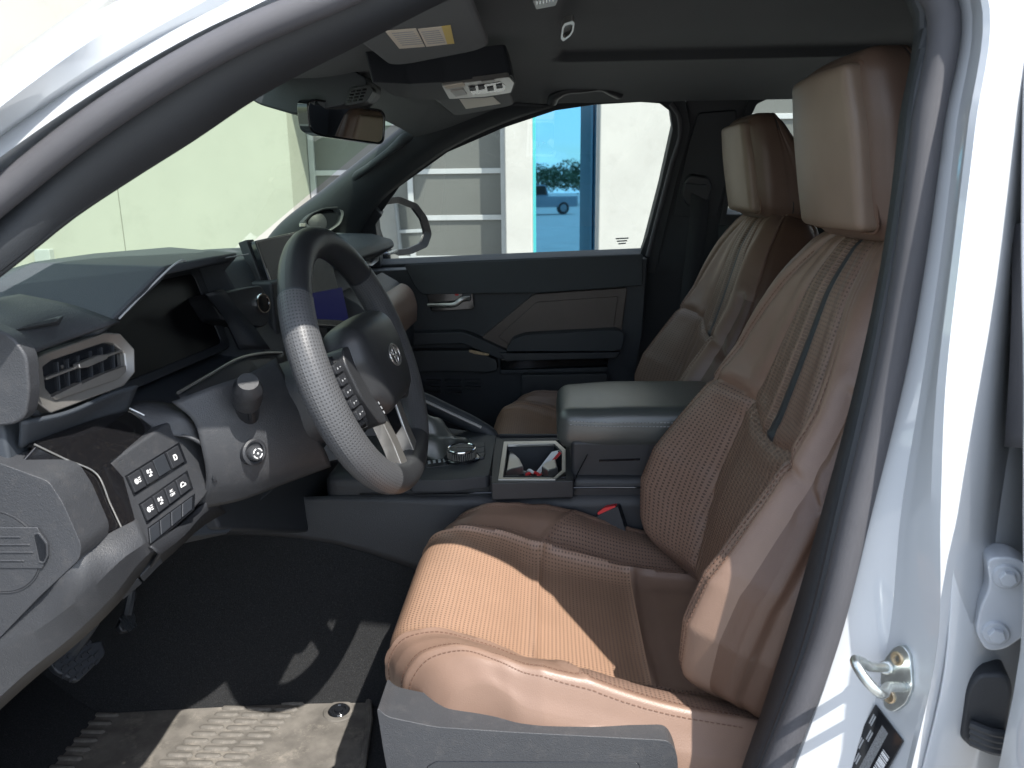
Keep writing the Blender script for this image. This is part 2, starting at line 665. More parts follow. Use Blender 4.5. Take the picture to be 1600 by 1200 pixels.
# --- driver side door opening (A pillar, roof rail, B pillar) as longitudinal edges, inner to outer
ROOF = np.array([(-0.05, -0.665, 1.632), (0.10, -0.66, 1.65), (0.24, -0.668, 1.628)])


def edge(a_px, ya, roof_off, b_px, yb):
    A = [P(a, b, y=y) for (a, b), y in zip(a_px, np.linspace(ya[0], ya[1], len(a_px)))]
    B = [P(a, b, y=y) for (a, b), y in zip(b_px, np.linspace(yb[0], yb[1], len(b_px)))]
    return A + [r + np.array(roof_off) + np.array((k * roof_off[2], 0, 0)) for r, k in zip(ROOF, (-1.6, -.6, .4))] + B


def apx(d0, d1):
    """A pillar edge that leaves the picture at (0, d0) on the side and (d1, 0) at the top"""
    bl = d0 * 0.10 * (d0 / 306.0) ** 2
    return [(-200, d0 + 172), (-100, d0 + 82), (0, d0), (d1 * .25, d0 * .75 - bl * .75), (d1 * .5, d0 * .5 - bl), (d1 * .75, d0 * .25 - bl * .75), (d1, 0)]


BY = [0, 200, 400, 600, 800, 1000, 1200, 1500]


def bpx(*xs):
    return [(x, y) for x, y in zip(xs, BY)]


EA = [
    edge([(-190, 570), (33, 400), (110, 338), (200, 278), (300, 215), (400, 148), (545, 72)], (-0.80, -0.66), (0.0, 0.035, -0.012), bpx(1422, 1410, 1385, 1343, 1290, 1232, 1165, 1050), (-0.65, -0.70)),
    edge(apx(326, 520), (-0.815, -0.70), (0, 0.008, 0), bpx(1442, 1428, 1400, 1362, 1316, 1268, 1196, 1080), (-0.675, -0.755)),
    edge(apx(306, 508), (-0.83, -0.712), (0, -0.01, 0.005), bpx(1468, 1448, 1422, 1386, 1338, 1288, 1212, 1096), (-0.69, -0.775)),
    edge(apx(287, 492), (-0.825, -0.706), (0, -0.006, 0.012), bpx(1489, 1466, 1440, 1405, 1354, 1300, 1224, 1108), (-0.68, -0.768)),
    edge(apx(271, 450), (-0.812, -0.692), (0, -0.006, 0.03), bpx(1500, 1476, 1448, 1412, 1359, 1312, 1243, 1125), (-0.69, -0.778)),
    edge(apx(246, 415), (-0.842, -0.722), (0, -0.03, 0.034), bpx(1516, 1494, 1470, 1440, 1408, 1388, 1338, 1230), (-0.700, -0.795)),
    edge(apx(214, 362), (-0.826, -0.706), (0, -0.024, 0.05), bpx(1533, 1512, 1488, 1464, 1454, 1454, 1416, 1330), (-0.728, -0.845)),
    edge(apx(203, 322), (-0.842, -0.72), (0, -0.036, 0.052), bpx(1545, 1524, 1500, 1478, 1470, 1466, 1424, 1338), (-0.733, -0.855)),
    edge(apx(167, 240), (-0.862, -0.738), (0, -0.05, 0.062), bpx(1566, 1550, 1530, 1505, 1496, 1480, 1434, 1345), (-0.733, -0.850)),
    edge(apx(131, 186), (-0.815, -0.69), (0, -0.02, 0.085), bpx(1600, 1582, 1562, 1545, 1534, 1514, 1470, 1380), (-0.720, -0.838)),
    edge(apx(100, 140), (-0.74, -0.62), (0.0, 0.06, 0.10), bpx(1640, 1625, 1606, 1590, 1580, 1570, 1540, 1480), (-0.695, -0.81)),
]
NU = 120
loft('inner_pillar_trim', EA[0:2], m_trim, suv, nu=NU, solid=0.004)
fr_body = loft('door_frame', EA[3:], m_white, suv, nu=NU, ang=20, solid=0.0015)
seal_path = cr(EA[2], NU)
tube('door_seal', seal_path, 0.0125, m_rub, suv, n=14, smooth_path=False, flat=1.15, up=(0, 1, 0))
tube('seal_lip', cr(EA[1], NU) + np.array((0, 0.004, 0)), 0.006, m_blk, suv, n=8, smooth_path=False)

# A pillar windscreen side and inner trim face of the driver pillar
loft('pillar_garnish', [cr(EA[0], NU)[:40], cr(EA[0], NU)[:40] + np.array((-0.055, 0.02, 0.012))], m_trim, suv, nu=40, solid=0.004)

# --- B pillar face behind the jamb, hinge, wiring boot and the rear door edge
FJ = Fr(P(1560, 950, y=-0.92), (-0.38, -0.9, 0.05), (0, 0, 1))
loft('pillar_face', [[P(a, b, y=y) for a, b, y in l] for l in (
    [(1492, 300, -0.697), (1494, 700, -0.782), (1486, 900, -0.807), (1474, 1050, -0.822), (1440, 1200, -0.832), (1350, 1500, -0.847)],
    [(1540, 300, -0.672), (1545, 700, -0.759), (1540, 900, -0.783), (1530, 1050, -0.797), (1500, 1200, -0.807), (1420, 1500, -0.827)],
    [(1640, 300, -0.662), (1640, 700, -0.747), (1640, 900, -0.769), (1640, 1050, -0.782), (1640, 1200, -0.792), (1600, 1500, -0.797)])],
    m_white, suv, nu=30, solid=0.002, soff=1)
hinge = empty('door_hinge', tuple(P(1570, 930, y=-0.87)), suv)
FH = Fr(P(1570, 930, y=-0.810), (-0.30, -0.95, 0.05), (0.10, 0, 1))
hp = roundpoly(FH.pts([(1540, 868), (1585, 868), (1640, 905), (1640, 985), (1600, 990), (1570, 1012), (1540, 1015), (1522, 985), (1530, 945), (1545, 915)]), 0.008)
prism('hinge_plate', FH, hp, -0.030, 0.004, m_dirtyw, hinge, bevel=0.002)
for (a, b) in ((1572, 900), (1555, 988)):
    c = FH.px(a, b, 0.004)
    lathe('hinge_bolt', FH, [(0.0105, 0.003), (0.0105, 0.006), (0.0095, 0.0075), (0.0001, 0.0076)], m_dirtyw, hinge, n=24, c=c)
    lathe('hinge_bolt', FH, [(0.0066, 0.006), (0.0066, 0.0125), (0.0058, 0.0135), (0.0001, 0.0136)], m_dirtyw, hinge, n=6, c=c, smooth=False)
bp_ = roundpoly(FH.pts([(1525, 1050), (1575, 1050), (1582, 1075), (1568, 1165), (1525, 1172), (1497, 1150), (1508, 1075)]), 0.008)
boot = prism('wiring_boot', FH, bp_, -0.03, 0.004, m_blk, suv, bevel=0.004, seg=3)
for k in range(4):
    c0 = FH.w(np.array([FH.px(1548, 1140 + k * 9, 0.008) + (0.008,)]))[0]
    tube('boot_fold', [c0 + FH.ex * -0.016, c0 + FH.ez * 0.004, c0 + FH.ex * 0.016], 0.004, m_blk, boot, n=8, m=14)
rear_door = empty('rear_door', (0.5, -0.9, 0.5), suv)
loft('door_edge', [[P(1604, 0, y=-0.715), P(1600, 420, y=-0.775), P(1598, 800, y=-0.845), P(1596, 1000, y=-0.870), P(1560, 1200, y=-0.885), P(1500, 1500, y=-0.895)],
                   [P(1640, 0, y=-0.715), P(1640, 420, y=-0.775), P(1640, 800, y=-0.865), P(1640, 1000, y=-0.890), P(1610, 1200, y=-0.905), P(1560, 1500, y=-1.0)],
                   [np.array((1.3, -0.80, 1.66)), np.array((1.3, -0.90, 1.45)), np.array((1.3, -0.98, 1.25)), np.array((1.3, -0.99, 1.1)), np.array((1.3, -0.99, 0.95)), np.array((1.3, -0.98, 0.6))]],
     m_white, rear_door, nu=24, solid=0.004)
loft('door_corner_trim', [[P(1592, 352, y=-0.735), P(1588, 500, y=-0.760), P(1582, 640, y=-0.775), P(1578, 698, y=-0.780)],
                          [P(1610, 350, y=-0.747), P(1610, 500, y=-0.771), P(1610, 640, y=-0.790), P(1610, 700, y=-0.798)],
                          [P(1640, 350, y=-0.743), P(1640, 500, y=-0.767), P(1640, 640, y=-0.785), P(1640, 700, y=-0.793)]], m_rub, rear_door, nu=12, solid=0.006, soff=1)
box('door_inner_panel', (0.95, -0.80, 0.95), (0.50, 0.02, 0.42), m_blk, rear_door)
m_priv = glass('dark privacy glass', (0.05, 0.055, 0.055))
mesh('rear_side_glass', [(0.47, -0.80, 1.36), (1.9, -0.80, 1.36), (1.9, -0.68, 1.68), (0.47, -0.68, 1.68)], [(0, 1, 2, 3)], m_priv, rear_door)
mesh('pillar_inner_cover', [(0.33, -0.74, 0.60), (0.46, -0.76, 0.60), (0.46, -0.73, 1.30), (0.36, -0.72, 1.30), (0.48, -0.655, 1.66), (0.345, -0.655, 1.66)], [(0, 1, 2, 3), (3, 2, 4, 5)], m_trim, rear_door, solid=0.01)
mesh('pillar_outer', [(0.340, -0.73, 1.28), (0.475, -0.74, 1.28), (0.475, -0.65, 1.70), (0.340, -0.645, 1.70)], [(0, 1, 2, 3)], m_blk, rear_door, solid=0.01)

# --- striker
striker = empty('door_striker', tuple(P(1390, 1060, y=-0.87)), suv)
FS = Fr(P(1408, 1062, y=-0.798), (-0.86, -0.46, 0.2), (0.10, 0.0, 1))
sp = roundpoly(FS.pts([(1398, 1012), (1412, 1006), (1425, 1022), (1429, 1075), (1418, 1100), (1398, 1113), (1384, 1105), (1378, 1060), (1384, 1030)]), 0.005)
prism('striker_plate', FS, sp, -0.010, 0.003, m_zinc, striker, bevel=0.0008)
for a, b in ((1402, 1029), (1390, 1088)):
    c = FS.px(a, b, 0.003)
    lathe('striker_screw', FS, [(0.0062, 0.002), (0.0062, 0.0042), (0.005, 0.0048), (0.003, 0.0044), (0.0026, 0.003), (0.0001, 0.003)], m_bolt, striker, n=20, c=c)
q0 = FS.w(np.array([FS.px(1386, 1043, 0.002) + (0.002,)]))[0]
q3 = FS.w(np.array([FS.px(1410, 1074, 0.002) + (0.002,)]))[0]
out_ = P(1340, 1042, y=-0.858)
o2 = P(1362, 1072, y=-0.868)
tube('striker_loop', np.array([q0, q0 * 0.45 + out_ * 0.55, out_, out_ * 0.5 + o2 * 0.5 + np.array((-0.001, 0, 0)), o2, o2 * 0.45 + q3 * 0.55, q3]), 0.0042, m_zinc, striker, n=12, m=44)
lathe('loop_collar', Fr(q0, norm(out_ - q0), (0, 0, 1)), [(0.006, -0.002), (0.006, 0.006), (0.0048, 0.007)], m_zinc, striker, n=18)

# --- tyre placard on the jamb: black sticker with white print
FT = Fr(np.array((.302, -.780, .948)) + np.array((-.95, -.234, .215)) * .0012, (-0.95, -0.234, 0.215), (0.18, -0.05, 1))
pl = FT.pts([(1369, 1101), (1412, 1158), (1372, 1240), (1322, 1205)])
o3 = np.array(pl[0]); eu = norm(np.array(pl[1]) - o3); L1 = np.linalg.norm(np.array(pl[1]) - o3); ev = norm(np.array(pl[3]) - o3); L2 = np.linalg.norm(np.array(pl[3]) - o3)
FT2 = Fr(FT.w(np.array([(o3[0], o3[1], 0.0008)]))[0], FT.ez, np.cross(FT.ez, FT.ex * eu[0] + FT.ey * eu[1]))
placard = empty('tyre_placard', tuple(FT2.o), suv)
pw, ph = L1, max(L2, 0.06)
prism('sticker', FT2, [(0, 0), (pw, 0), (pw, -ph), (0, -ph)], -0.0012, 0.0004, m_gloss, placard, bevel=0)
m_panel = M('worn grey print', (0.16, 0.165, 0.17), 0.6, var=0.6, vscale=900)
prism('print_panel', FT2, [(pw * .40, -ph * .10), (pw * .62, -ph * .10), (pw * .62, -ph * .9), (pw * .40, -ph * .9)], 0.0003, 0.0007, m_panel, placard, bevel=0)
rb = random.Random(3)
y0 = -ph * 0.30
while y0 > -ph * 0.85:
    wd = rb.choice((0.0005, 0.0009, 0.0014))
    prism('barcode_bar', FT2, [(pw * .70, y0), (pw * .92, y0), (pw * .92, y0 - wd), (pw * .70, y0 - wd)], 0.0003, 0.0007, m_ic, placard, bevel=0)
    y0 -= wd + rb.choice((0.0006, 0.0010, 0.0015))
for k in range(9):
    u0 = pw * (0.08 + 0.06 * (k % 4)); v0 = -ph * (0.1 + 0.2 * (k // 2) * .9)
    prism('print_line', FT2, [(u0, v0), (u0 + pw * .035, v0), (u0 + pw * .035, v0 - ph * .14), (u0, v0 - ph * .14)], 0.0003, 0.0007, m_icd, placard, bevel=0)

# --- body panels that close the cabin
def zroof(x, y):
    return 1.690 - 0.055 * (np.abs(y) / 0.62) ** 4 - 0.085 * sst(-x, 0.0, 0.40) + 0.0 * x


xs = np.linspace(0, 1, 170)
ys = np.linspace(-0.655, 0.63, 90)
Xg, Yg = np.meshgrid(xs, ys, indexing='ij')
Xf = -0.47 + 0.12 * (np.abs(Yg) / 0.6) ** 2
Xg = Xf + (1.9 - Xf) * Xg ** 1.25
Zg = zroof(Xg, Yg) + 0.016 * sst(Xg, 0.004, 0.022) * sst(0.34 - np.abs(Yg), 0.0, 0.018)
headl = mesh('headliner', np.stack([Xg, Yg, Zg], -1).reshape(-1, 3), gridfaces(len(xs), len(ys)), m_head, suv, ang=60)
xs2 = np.linspace(-0.40, 2.0, 30); ys2 = np.linspace(-0.70, 0.70, 24)
Xr, Yr = np.meshgrid(xs2, ys2, indexing='ij')
mesh('roof', np.stack([Xr, Yr, zroof(Xr, Yr * .9) + 0.055], -1).reshape(-1, 3), gridfaces(30, 24), m_white, suv, solid=0.004)
# floor, firewall, tailgate, rear quarters
mesh('cabin_floor', [(-1.0, -0.78, .62), (-1.0, 0.78, .62), (-0.80, -0.78, .497), (-0.80, 0.78, .497), (1.95, -0.78, .497), (1.95, 0.78, .497)], [(0, 1, 3, 2), (2, 3, 5, 4)], m_carpet, suv, solid=0.02)
mesh('firewall', [(-1.0, -0.8, .60), (-1.0, 0.8, .60), (-1.08, 0.8, 1.22), (-1.08, -0.8, 1.22)], [(0, 1, 2, 3)], m_carpet, suv, solid=0.02)
box('sill_trim', (0.1, -0.80, 0.56), (1.1, 0.045, 0.05), m_grey2, suv, bevel=0.015)
box('rocker', (0.3, -0.90, 0.48), (1.6, 0.06, 0.11), m_white, suv, bevel=0.02)
box('tailgate', (1.97, 0, 1.05), (0.02, 0.80, 0.62), m_blk, suv)
box('kick_panel', (-0.88, -0.75, 0.85), (0.22, 0.02, 0.33), m_carpet, suv)
box('front_fender', (-1.5, -0.90, 0.86), (0.70, 0.05, 0.34), m_white, suv, bevel=0.04)
box('front_fender', (-1.5, 0.90, 0.86), (0.70, 0.05, 0.34), m_white, suv, bevel=0.04)
xs3 = np.linspace(-2.25, -0.93, 20); ys3 = np.linspace(-0.90, 0.90, 24)
Xh, Yh = np.meshgrid(xs3, ys3, indexing='ij')
Zh = 1.175 - 0.05 * (np.abs(Yh) / 0.9) ** 4 - 0.05 * sst(-Xh, 1.2, 2.3)
mesh('hood', np.stack([Xh, Yh, Zh], -1).reshape(-1, 3), gridfaces(20, 24), m_white, suv, solid=0.004)
box('cowl', (-0.98, 0, 1.20), (0.09, 0.76, 0.02), m_blk, suv)
wsV = [np.array((-0.93, -0.74, 1.225)), np.array((-1.03, 0, 1.225)), np.array((-0.93, 0.76, 1.225))], [np.array((-0.345, -0.58, 1.625)), np.array((-0.49, 0, 1.640)), np.array((-0.345, 0.60, 1.625))]
loft('windscreen', wsV, m_wsh, suv, nu=24)

# --- passenger side: A pillar, door, B pillar, rear window
ap = empty('passenger_pillar', (-0.5, 0.7, 1.3), suv)
ed_m1 = [P(a, b, y=y) for a, b, y in ((407, 386, .73), (430, 357, .715), (501, 299, .69), (562, 250, .665), (617, 206, .64), (656, 173, .615), (678, 154, .60))]
ed_l = [q + np.array((-.006, .035, .004)) for q in ed_m1]
ed_m2 = [P(a, b, y=y) for a, b, y in ((500, 395, .715), (515, 365, .70), (560, 312, .675), (615, 265, .65), (672, 225, .63), (735, 188, .61), (790, 160, .595))]
ed_r = [P(a, b, y=y) for a, b, y in ((552, 408, .755), (560, 375, .74), (592, 320, .715), (640, 278, .69), (705, 232, .665), (790, 192, .64), (868, 166, .62))]
loft('pillar_cover', [ed_l, ed_m1, ed_m2, ed_r], m_trim, ap, nu=40, nv=16, solid=0.004, soff=-1)
tube('grab_bar', [P(548, 292, y=.68), P(556, 276, y=.655), P(575, 262, y=.632), P(600, 243, y=.618), P(622, 225, y=.612), P(634, 215, y=.622), P(648, 208, y=.63)], [0.012, 0.011, 0.0095, 0.0095, 0.0095, 0.013, 0.016], m_trim, ap, n=14)
tw = [(470, 349), (484, 334), (505, 325), (532, 323), (537, 333), (532, 350), (515, 362), (490, 364)]
FTW = Fr(P(505, 345, y=.645), (0.62, -0.77, 0.15), (0, 0, 1))
op_ = roundpoly(FTW.pts(tw), 0.012, 5)
ctr = np.mean(op_, 0)
ring('speaker_rim', FTW, op_, [tuple(ctr + (np.array(q) - ctr) * 0.84) for q in op_], -0.03, 0.006, m_trim, ap, bevel=0.0015, hi=0.003)
prism('speaker_face', FTW, [tuple(ctr + (np.array(q) - ctr) * 0.86) for q in op_], -0.03, -0.006, m_gloss, ap)
lathe('tweeter', FTW, [(0.026, -0.008), (0.026, -0.004), (0.02, -0.001), (0.0001, 0.001)], m_grey2, ap, c=FTW.px(497, 347))
prism('clip', FTW, FTW.pts([(469, 349), (477, 349), (477, 354), (469, 354)], .006), .0, 0.007, m_silver, ap, bevel=.0005)

pdoor = empty('passenger_door', (-0.1, 0.8, 0.55), suv)
FG = Fr((0, 0.845, 1.24), (0, -0.93, -0.36), (0, -0.36, 0.93))
w_in = FG.pts([(596, 411), (800, 402), (1003, 394), (1030, 290), (1050, 200), (1046, 172), (1030, 160), (1000, 158), (930, 162), (868, 171), (790, 197), (700, 236), (625, 290), (590, 340)])
w_out = FG.pts([(560, 440), (800, 432), (1022, 422), (1052, 295), (1078, 195), (1070, 155), (1040, 136), (1000, 130), (925, 134), (850, 142), (770, 164), (670, 200), (580, 262), (545, 340)])
ring('window_frame', FG, w_out, w_in, -0.03, 0.025, m_trim, pdoor, bevel=0.003, hi=0.012)
prism('window_glass', FG, [tuple(np.array(q) * 1.004) for q in w_in], -0.012, -0.008, m_sgl, pdoor, bevel=0)
sl = [FG.w(np.array([FG.px(a, b, .028) + (.028,)]))[0] for a, b in ((1012, 400), (1030, 330), (1050, 255), (1063, 205), (1060, 180), (1048, 162))]
for k_ in range(3):
    prism('glass_mark', FG, FG.pts([(962 + 2 * k_, 372 + 4 * k_), (982 - 2 * k_, 371 + 4 * k_), (982 - 2 * k_, 373 + 4 * k_), (962 + 2 * k_, 374 + 4 * k_)], -.0075), -.0078, -.0072, m_icd, pdoor, bevel=0)
tube('window_seal', sl, 0.006, m_rub, pdoor, n=10)
FD = FY(0.76)
prism('door_panel', FD, FD.pts([(560, 424), (800, 414), (1012, 404), (1004, 520), (985, 640), (930, 700), (640, 700), (590, 500)]), -0.10, 0.0, m_blk, pdoor, bevel=0.004)
uf = [(632, 414), (800, 407), (1004, 397), (1003, 446), (850, 457), (660, 460), (648, 447)]
FDu = Fr((0, 0.745, 1.2), (0, -1, 0.12), (0, 0, 1))
prism('upper_trim', FDu, roundpoly(FDu.pts(uf), 0.006), -0.06, 0.006, m_trim, pdoor, bevel=0.008, seg=4)
ins = [(752, 527), (834, 459), (980, 449), (970, 520), (850, 536), (784, 548)]
FDi = FY(0.755)
pi_ = prism('door_insert', FDi, roundpoly(FDi.pts(ins), 0.008), -0.02, 0.008, m_dins, pdoor, bevel=0.004)
ins2 = [(778, 526), (838, 472), (966, 463), (958, 517), (850, 530), (795, 538)]
prism('insert_panel', FDi, roundpoly(FDi.pts(ins2, .012), 0.006), 0.004, 0.012, m_dins, pdoor, bevel=0.003)
FDa = FY(0.69)
prism('armrest', FDa, roundpoly(FDa.pts([(790, 549), (800, 531), (820, 524), (965, 516), (976, 522), (972, 545), (960, 549)]), 0.01), -0.07, 0.0, m_blk, pdoor, bevel=0.014, seg=4)
prism('armrest_base', FY(0.70), FY(0.70).pts([(780, 552), (970, 550), (962, 560), (790, 565)]), -0.06, 0.0, m_grey2, pdoor, bevel=0.003)
FDp = FY(0.715)
prism('pull_handle', FDp, roundpoly(FDp.pts([(636, 521), (722, 519), (735, 523), (793, 549), (790, 563), (778, 560), (722, 537), (636, 540)]), 0.008), -0.05, 0.0, m_blk, pdoor, bevel=0.008, seg=3)
prism('lower_strip', FY(0.735), FY(0.735).pts([(782, 561), (952, 556), (950, 570), (782, 578)]), -0.03, 0.0, m_gloss, pdoor, bevel=0.002)
prism('strip_line', FY(0.733), FY(0.733).pts([(784, 561), (950, 558), (950, 559.3), (784, 562.5)]), -0.004, 0.001, m_dsilver, pdoor, bevel=0)
prism('lower_strip', FY(0.735), FY(0.735).pts([(782, 578), (950, 573), (946, 584), (782, 584)]), -0.03, 0.004, m_blk, pdoor, bevel=0.002)
prism('map_pocket', FY(0.70), roundpoly(FY(0.70).pts([(815, 586), (950, 584), (945, 640), (815, 650)]), .01), -0.05, 0.0, m_grey2, pdoor, bevel=0.008)
prism('switch_pod', FY(0.71), roundpoly(FY(0.71).pts([(642, 548), (738, 548), (775, 562), (778, 578), (765, 582), (700, 580), (642, 582)]), .006), -0.04, 0.0, m_grey2, pdoor, bevel=0.004)
prism('reflector', FY(0.708), roundpoly(FY(0.708).pts([(733, 546), (765, 553), (763, 556), (742, 553), (733, 550)]), .002), -0.004, 0.002, m_bolt, pdoor, bevel=.0008)
for r_, (yy, xs_) in enumerate(((594, (664, 696, 726)), (604, (664, 697, 727)), (613, (664, 697)))):
    for a in xs_:
        w_ = 24 if (r_ < 2 or a < 700) else 18
        prism('speaker_slot', FY(0.735), FY(0.735).pts([(a, yy), (a + w_, yy), (a + w_, yy + 3.2), (a, yy + 3.2)]), -0.01, 0.003, m_dsilver if False else m_grey2, pdoor, bevel=.0008)
prism('handle_recess', FY(0.742), roundpoly(FY(0.742).pts([(664, 452), (738, 450), (741, 483), (674, 487)]), .006), -0.01, 0.0, m_gloss, pdoor, bevel=0.003)
hd = [P(668, 477, y=.735), P(690, 477, y=.728), P(712, 475, y=.724), P(722, 468, y=.726), P(734, 466, y=.735)]
tube('door_lever', hd, [0.0035, 0.005, 0.006, 0.006, 0.006], m_silver, pdoor, n=12, flat=1.3)
prism('lock_tab', FY(0.738), FY(0.738).pts([(722, 452), (735, 451), (736, 463), (722, 465)]), -0.004, 0.004, m_grey2, pdoor)
prism('lock_mark', FY(0.736), FY(0.736).pts([(711, 454), (716, 454), (716, 462), (711, 462)]), -0.004, 0.001, m_red, pdoor, bevel=0.0005)
mesh('door_skin', [(-0.75, .90, .45), (.42, .90, .45), (.42, .99, .95), (-.75, .99, .95), (.42, .90, 1.225), (-.75, .90, 1.225)], [(0, 1, 2, 3), (3, 2, 4, 5)], m_white, pdoor, solid=0.003)

pb = empty('passenger_rear_pillar', (0.4, 0.75, 0.6), suv)
FP = Fr((0.4, 0.80, 1.3), (-0.12, -0.95, -0.30), (0, -0.30, 0.95))
prism('pillar_panel', FP, roundpoly(FP.pts([(985, 660), (992, 420), (1035, 300), (1072, 200), (1072, 150), (1040, 110), (1240, 100), (1210, 148), (1182, 162), (1163, 205), (1132, 335), (1130, 640)]), 0.006), -0.05, 0.006, m_trim, pb, bevel=0.004)
prism('pillar_upper', FP, roundpoly(FP.pts([(1050, 335), (1075, 225), (1090, 175), (1150, 170), (1150, 215), (1120, 338)]), 0.01), 0.004, 0.016, m_trim, pb, bevel=0.005)
rw_in = FP.pts([(1135, 334), (1163, 205), (1182, 162), (1214, 148), (1300, 142), (1480, 140), (1480, 334)])
rw_out = FP.pts([(1122, 352), (1152, 200), (1170, 150), (1206, 132), (1300, 126), (1500, 124), (1500, 352)])
ring('rear_window_frame', FP, rw_out, rw_in, -0.05, 0.012, m_trim, pb, bevel=0.003, hi=0.006)
prism('rear_window_glass', FP, rw_in, -0.02, -0.016, m_sgl, pb, bevel=0)
mesh('rear_door_panel', FP.w(np.array([FP.px(1122, 348, -.01) + (-.01,), FP.px(1560, 348, -.01) + (-.01,), FP.px(1560, 760, -.01) + (-.01,), FP.px(1122, 760, -.01) + (-.01,)])), [(0, 1, 2, 3)], m_blk, pb, solid=0.03)
box('rear_quarter', (1.65, 0.78, 1.15), (0.35, 0.03, 0.55), m_blk, pb)
# seat belt on the passenger pillar
bl = [P(1095, 292, y=.735), P(1090, 360, y=.72), P(1080, 440, y=.70), P(1070, 520, y=.68), P(1062, 600, y=.66)]
loft('belt_webbing', [[q + np.array((-0.024, 0, 0)) for q in bl], [q + np.array((0.024, 0.004, 0)) for q in bl]], m_belt, pb, nu=16, solid=0.0015)
prism('belt_anchor', FP, roundpoly(FP.pts([(1068, 278), (1078, 268), (1105, 272), (1112, 290), (1104, 318), (1072, 316), (1064, 300)]), 0.008), 0.0, 0.035, m_grey2, pb, bevel=0.008, seg=3)
prism('belt_guide', FP, roundpoly(FP.pts([(1070, 280), (1102, 282), (1104, 290), (1070, 288)]), 0.002), 0.033, 0.042, m_blk, pb, bevel=0.003)

# passenger door mirror
pm = empty('door_mirror', tuple(P(620, 360, y=1.0)), suv)
FM = Fr(P(625, 355, y=1.06), (0.925, -0.375, 0.03), (0, 0, 1))
mo = roundpoly(FM.pts([(578, 322), (584, 311), (620, 307), (648, 318), (664, 340), (671, 366), (664, 386), (640, 397), (612, 401), (600, 396), (588, 372), (580, 345)]), 0.012)
mc = np.mean(mo, 0)
ring('mirror_rim', FM, mo, [tuple(mc + (np.array(q) - mc) * 0.78 + np.array((0.006, 0))) for q in mo], -0.03, 0.012, m_lens, pm, bevel=0.003, hi=0.002)
prism('mirror_shell', FM, [tuple(mc + (np.array(q) - mc) * 0.99) for q in mo][::-1], -0.03, -0.16, m_gloss, pm, bevel=0.02, taper=0.35, seg=3)
mg = prism('mirror_glass', FM, [tuple(mc + (np.array(q) - mc) * 0.80 + np.array((0.006, 0))) for q in mo], -0.02, -0.002, m_mir, pm, bevel=0)
box('mirror_arm', tuple(P(592, 402, y=0.96)), (0.05, 0.07, 0.02), m_gloss, pm, bevel=0.01)
# triangular sail panel between pillar and window
prism('sail_panel', FG, FG.pts([(540, 408), (552, 360), (590, 318), (600, 330), (590, 345), (598, 411)]), 0.0, 0.030, m_blk, pdoor, bevel=0.003)

# --- things on the headliner
def visor(y, lab):
    v = empty('sun_visor', (-0.17, y, 1.62), suv)
    F = Fr((-0.165, y, 1.625), (0.16, 0, -1), (0, 1, 0))
    prism('visor_panel', F, rounded(0.15, 0.37, 0.035), -0.005, 0.014, m_head, v, bevel=0.006, seg=3)
    return v, F


v1, F1 = visor(-0.39, '')
for nm, px_, mt in (('warning_label', [(602, 49), (650, 45), (664, 73), (624, 76)], m_label), ('warning_label', [(653, 46), (690, 42), (699, 69), (666, 73)], m_label), ('yellow_strip', [(690, 42), (704, 40), (710, 68), (699, 69)], m_yel)):
    prism(nm, F1, F1.pts(px_, .0148), 0.0135, 0.0150, mt, v1, bevel=0)
for k in range(7):
    a0, b0 = 612 + k * 2.6, 52 + k * 3.0
    prism('label_line', F1, F1.pts([(a0, b0), (a0 + 34, b0 - 2.8), (a0 + 34.5, b0 - 1.6), (a0 + .6, b0 + 1.2)], .0152), 0.0149, 0.0153, m_icd, v1, bevel=0)
    a0, b0 = 658 + k * 1.6, 50 + k * 3.0
    prism('label_line', F1, F1.pts([(a0, b0), (a0 + 28, b0 - 2.8), (a0 + 28.5, b0 - 1.6), (a0 + .6, b0 + 1.2)], .0152), 0.0149, 0.0153, m_icd, v1, bevel=0)
v2, F2 = visor(0.39, '')
prism('visor_label', F2, F2.pts([(716, 152), (768, 149), (782, 162), (728, 170)], .0145), 0.0135, 0.0150, m_label, v2, bevel=0)

oc = empty('overhead_console', (-0.13, 0, 1.62), suv)
FO = Fr(P(745, 138, y=-0.01), (0.22, -0.10, -1), (0, 1, 0))
ocp = FO.pts([(580, 128), (640, 131), (700, 128), (800, 117), (806, 130), (800, 146), (760, 153), (700, 156), (640, 156), (615, 150)])
prism('console_body', FO, roundpoly(ocp, 0.008), -0.05, 0.0, m_blk, oc, bevel=0.005, seg=3)
prism('console_panel', FO, roundpoly(FO.pts([(690, 133), (795, 119.5), (803, 129), (798, 144), (760, 150), (702, 154)], .003), 0.005), -0.004, 0.004, m_silver, oc, bevel=0.0012)
prism('switch_recess', FO, roundpoly(FO.pts([(731, 136), (782, 128), (790, 134), (788, 142), (738, 148)], .0045), 0.003), 0.003, 0.0046, m_gloss, oc, bevel=0.0004)
for a, b in ((738, 139), (752, 137), (766, 139), (780, 135)):
    prism('console_button', FO, FO.pts([(a - 5, b - 1.5), (a + 5, b - 3), (a + 6, b + 2.5), (a - 4, b + 4)], .006), 0.003, 0.006, m_grey, oc, bevel=0.0006)
for px_ in ([(694, 135), (724, 130), (727, 134), (698, 139)], [(704, 143), (724, 139), (730, 147), (712, 151)], [(752, 127), (772, 124), (774, 127), (754, 130)]):
    prism('map_lamp', FO, FO.pts(px_, .005), 0.003, 0.0055, m_label if px_[0][0] < 700 else m_dsilver, oc, bevel=0.0005)

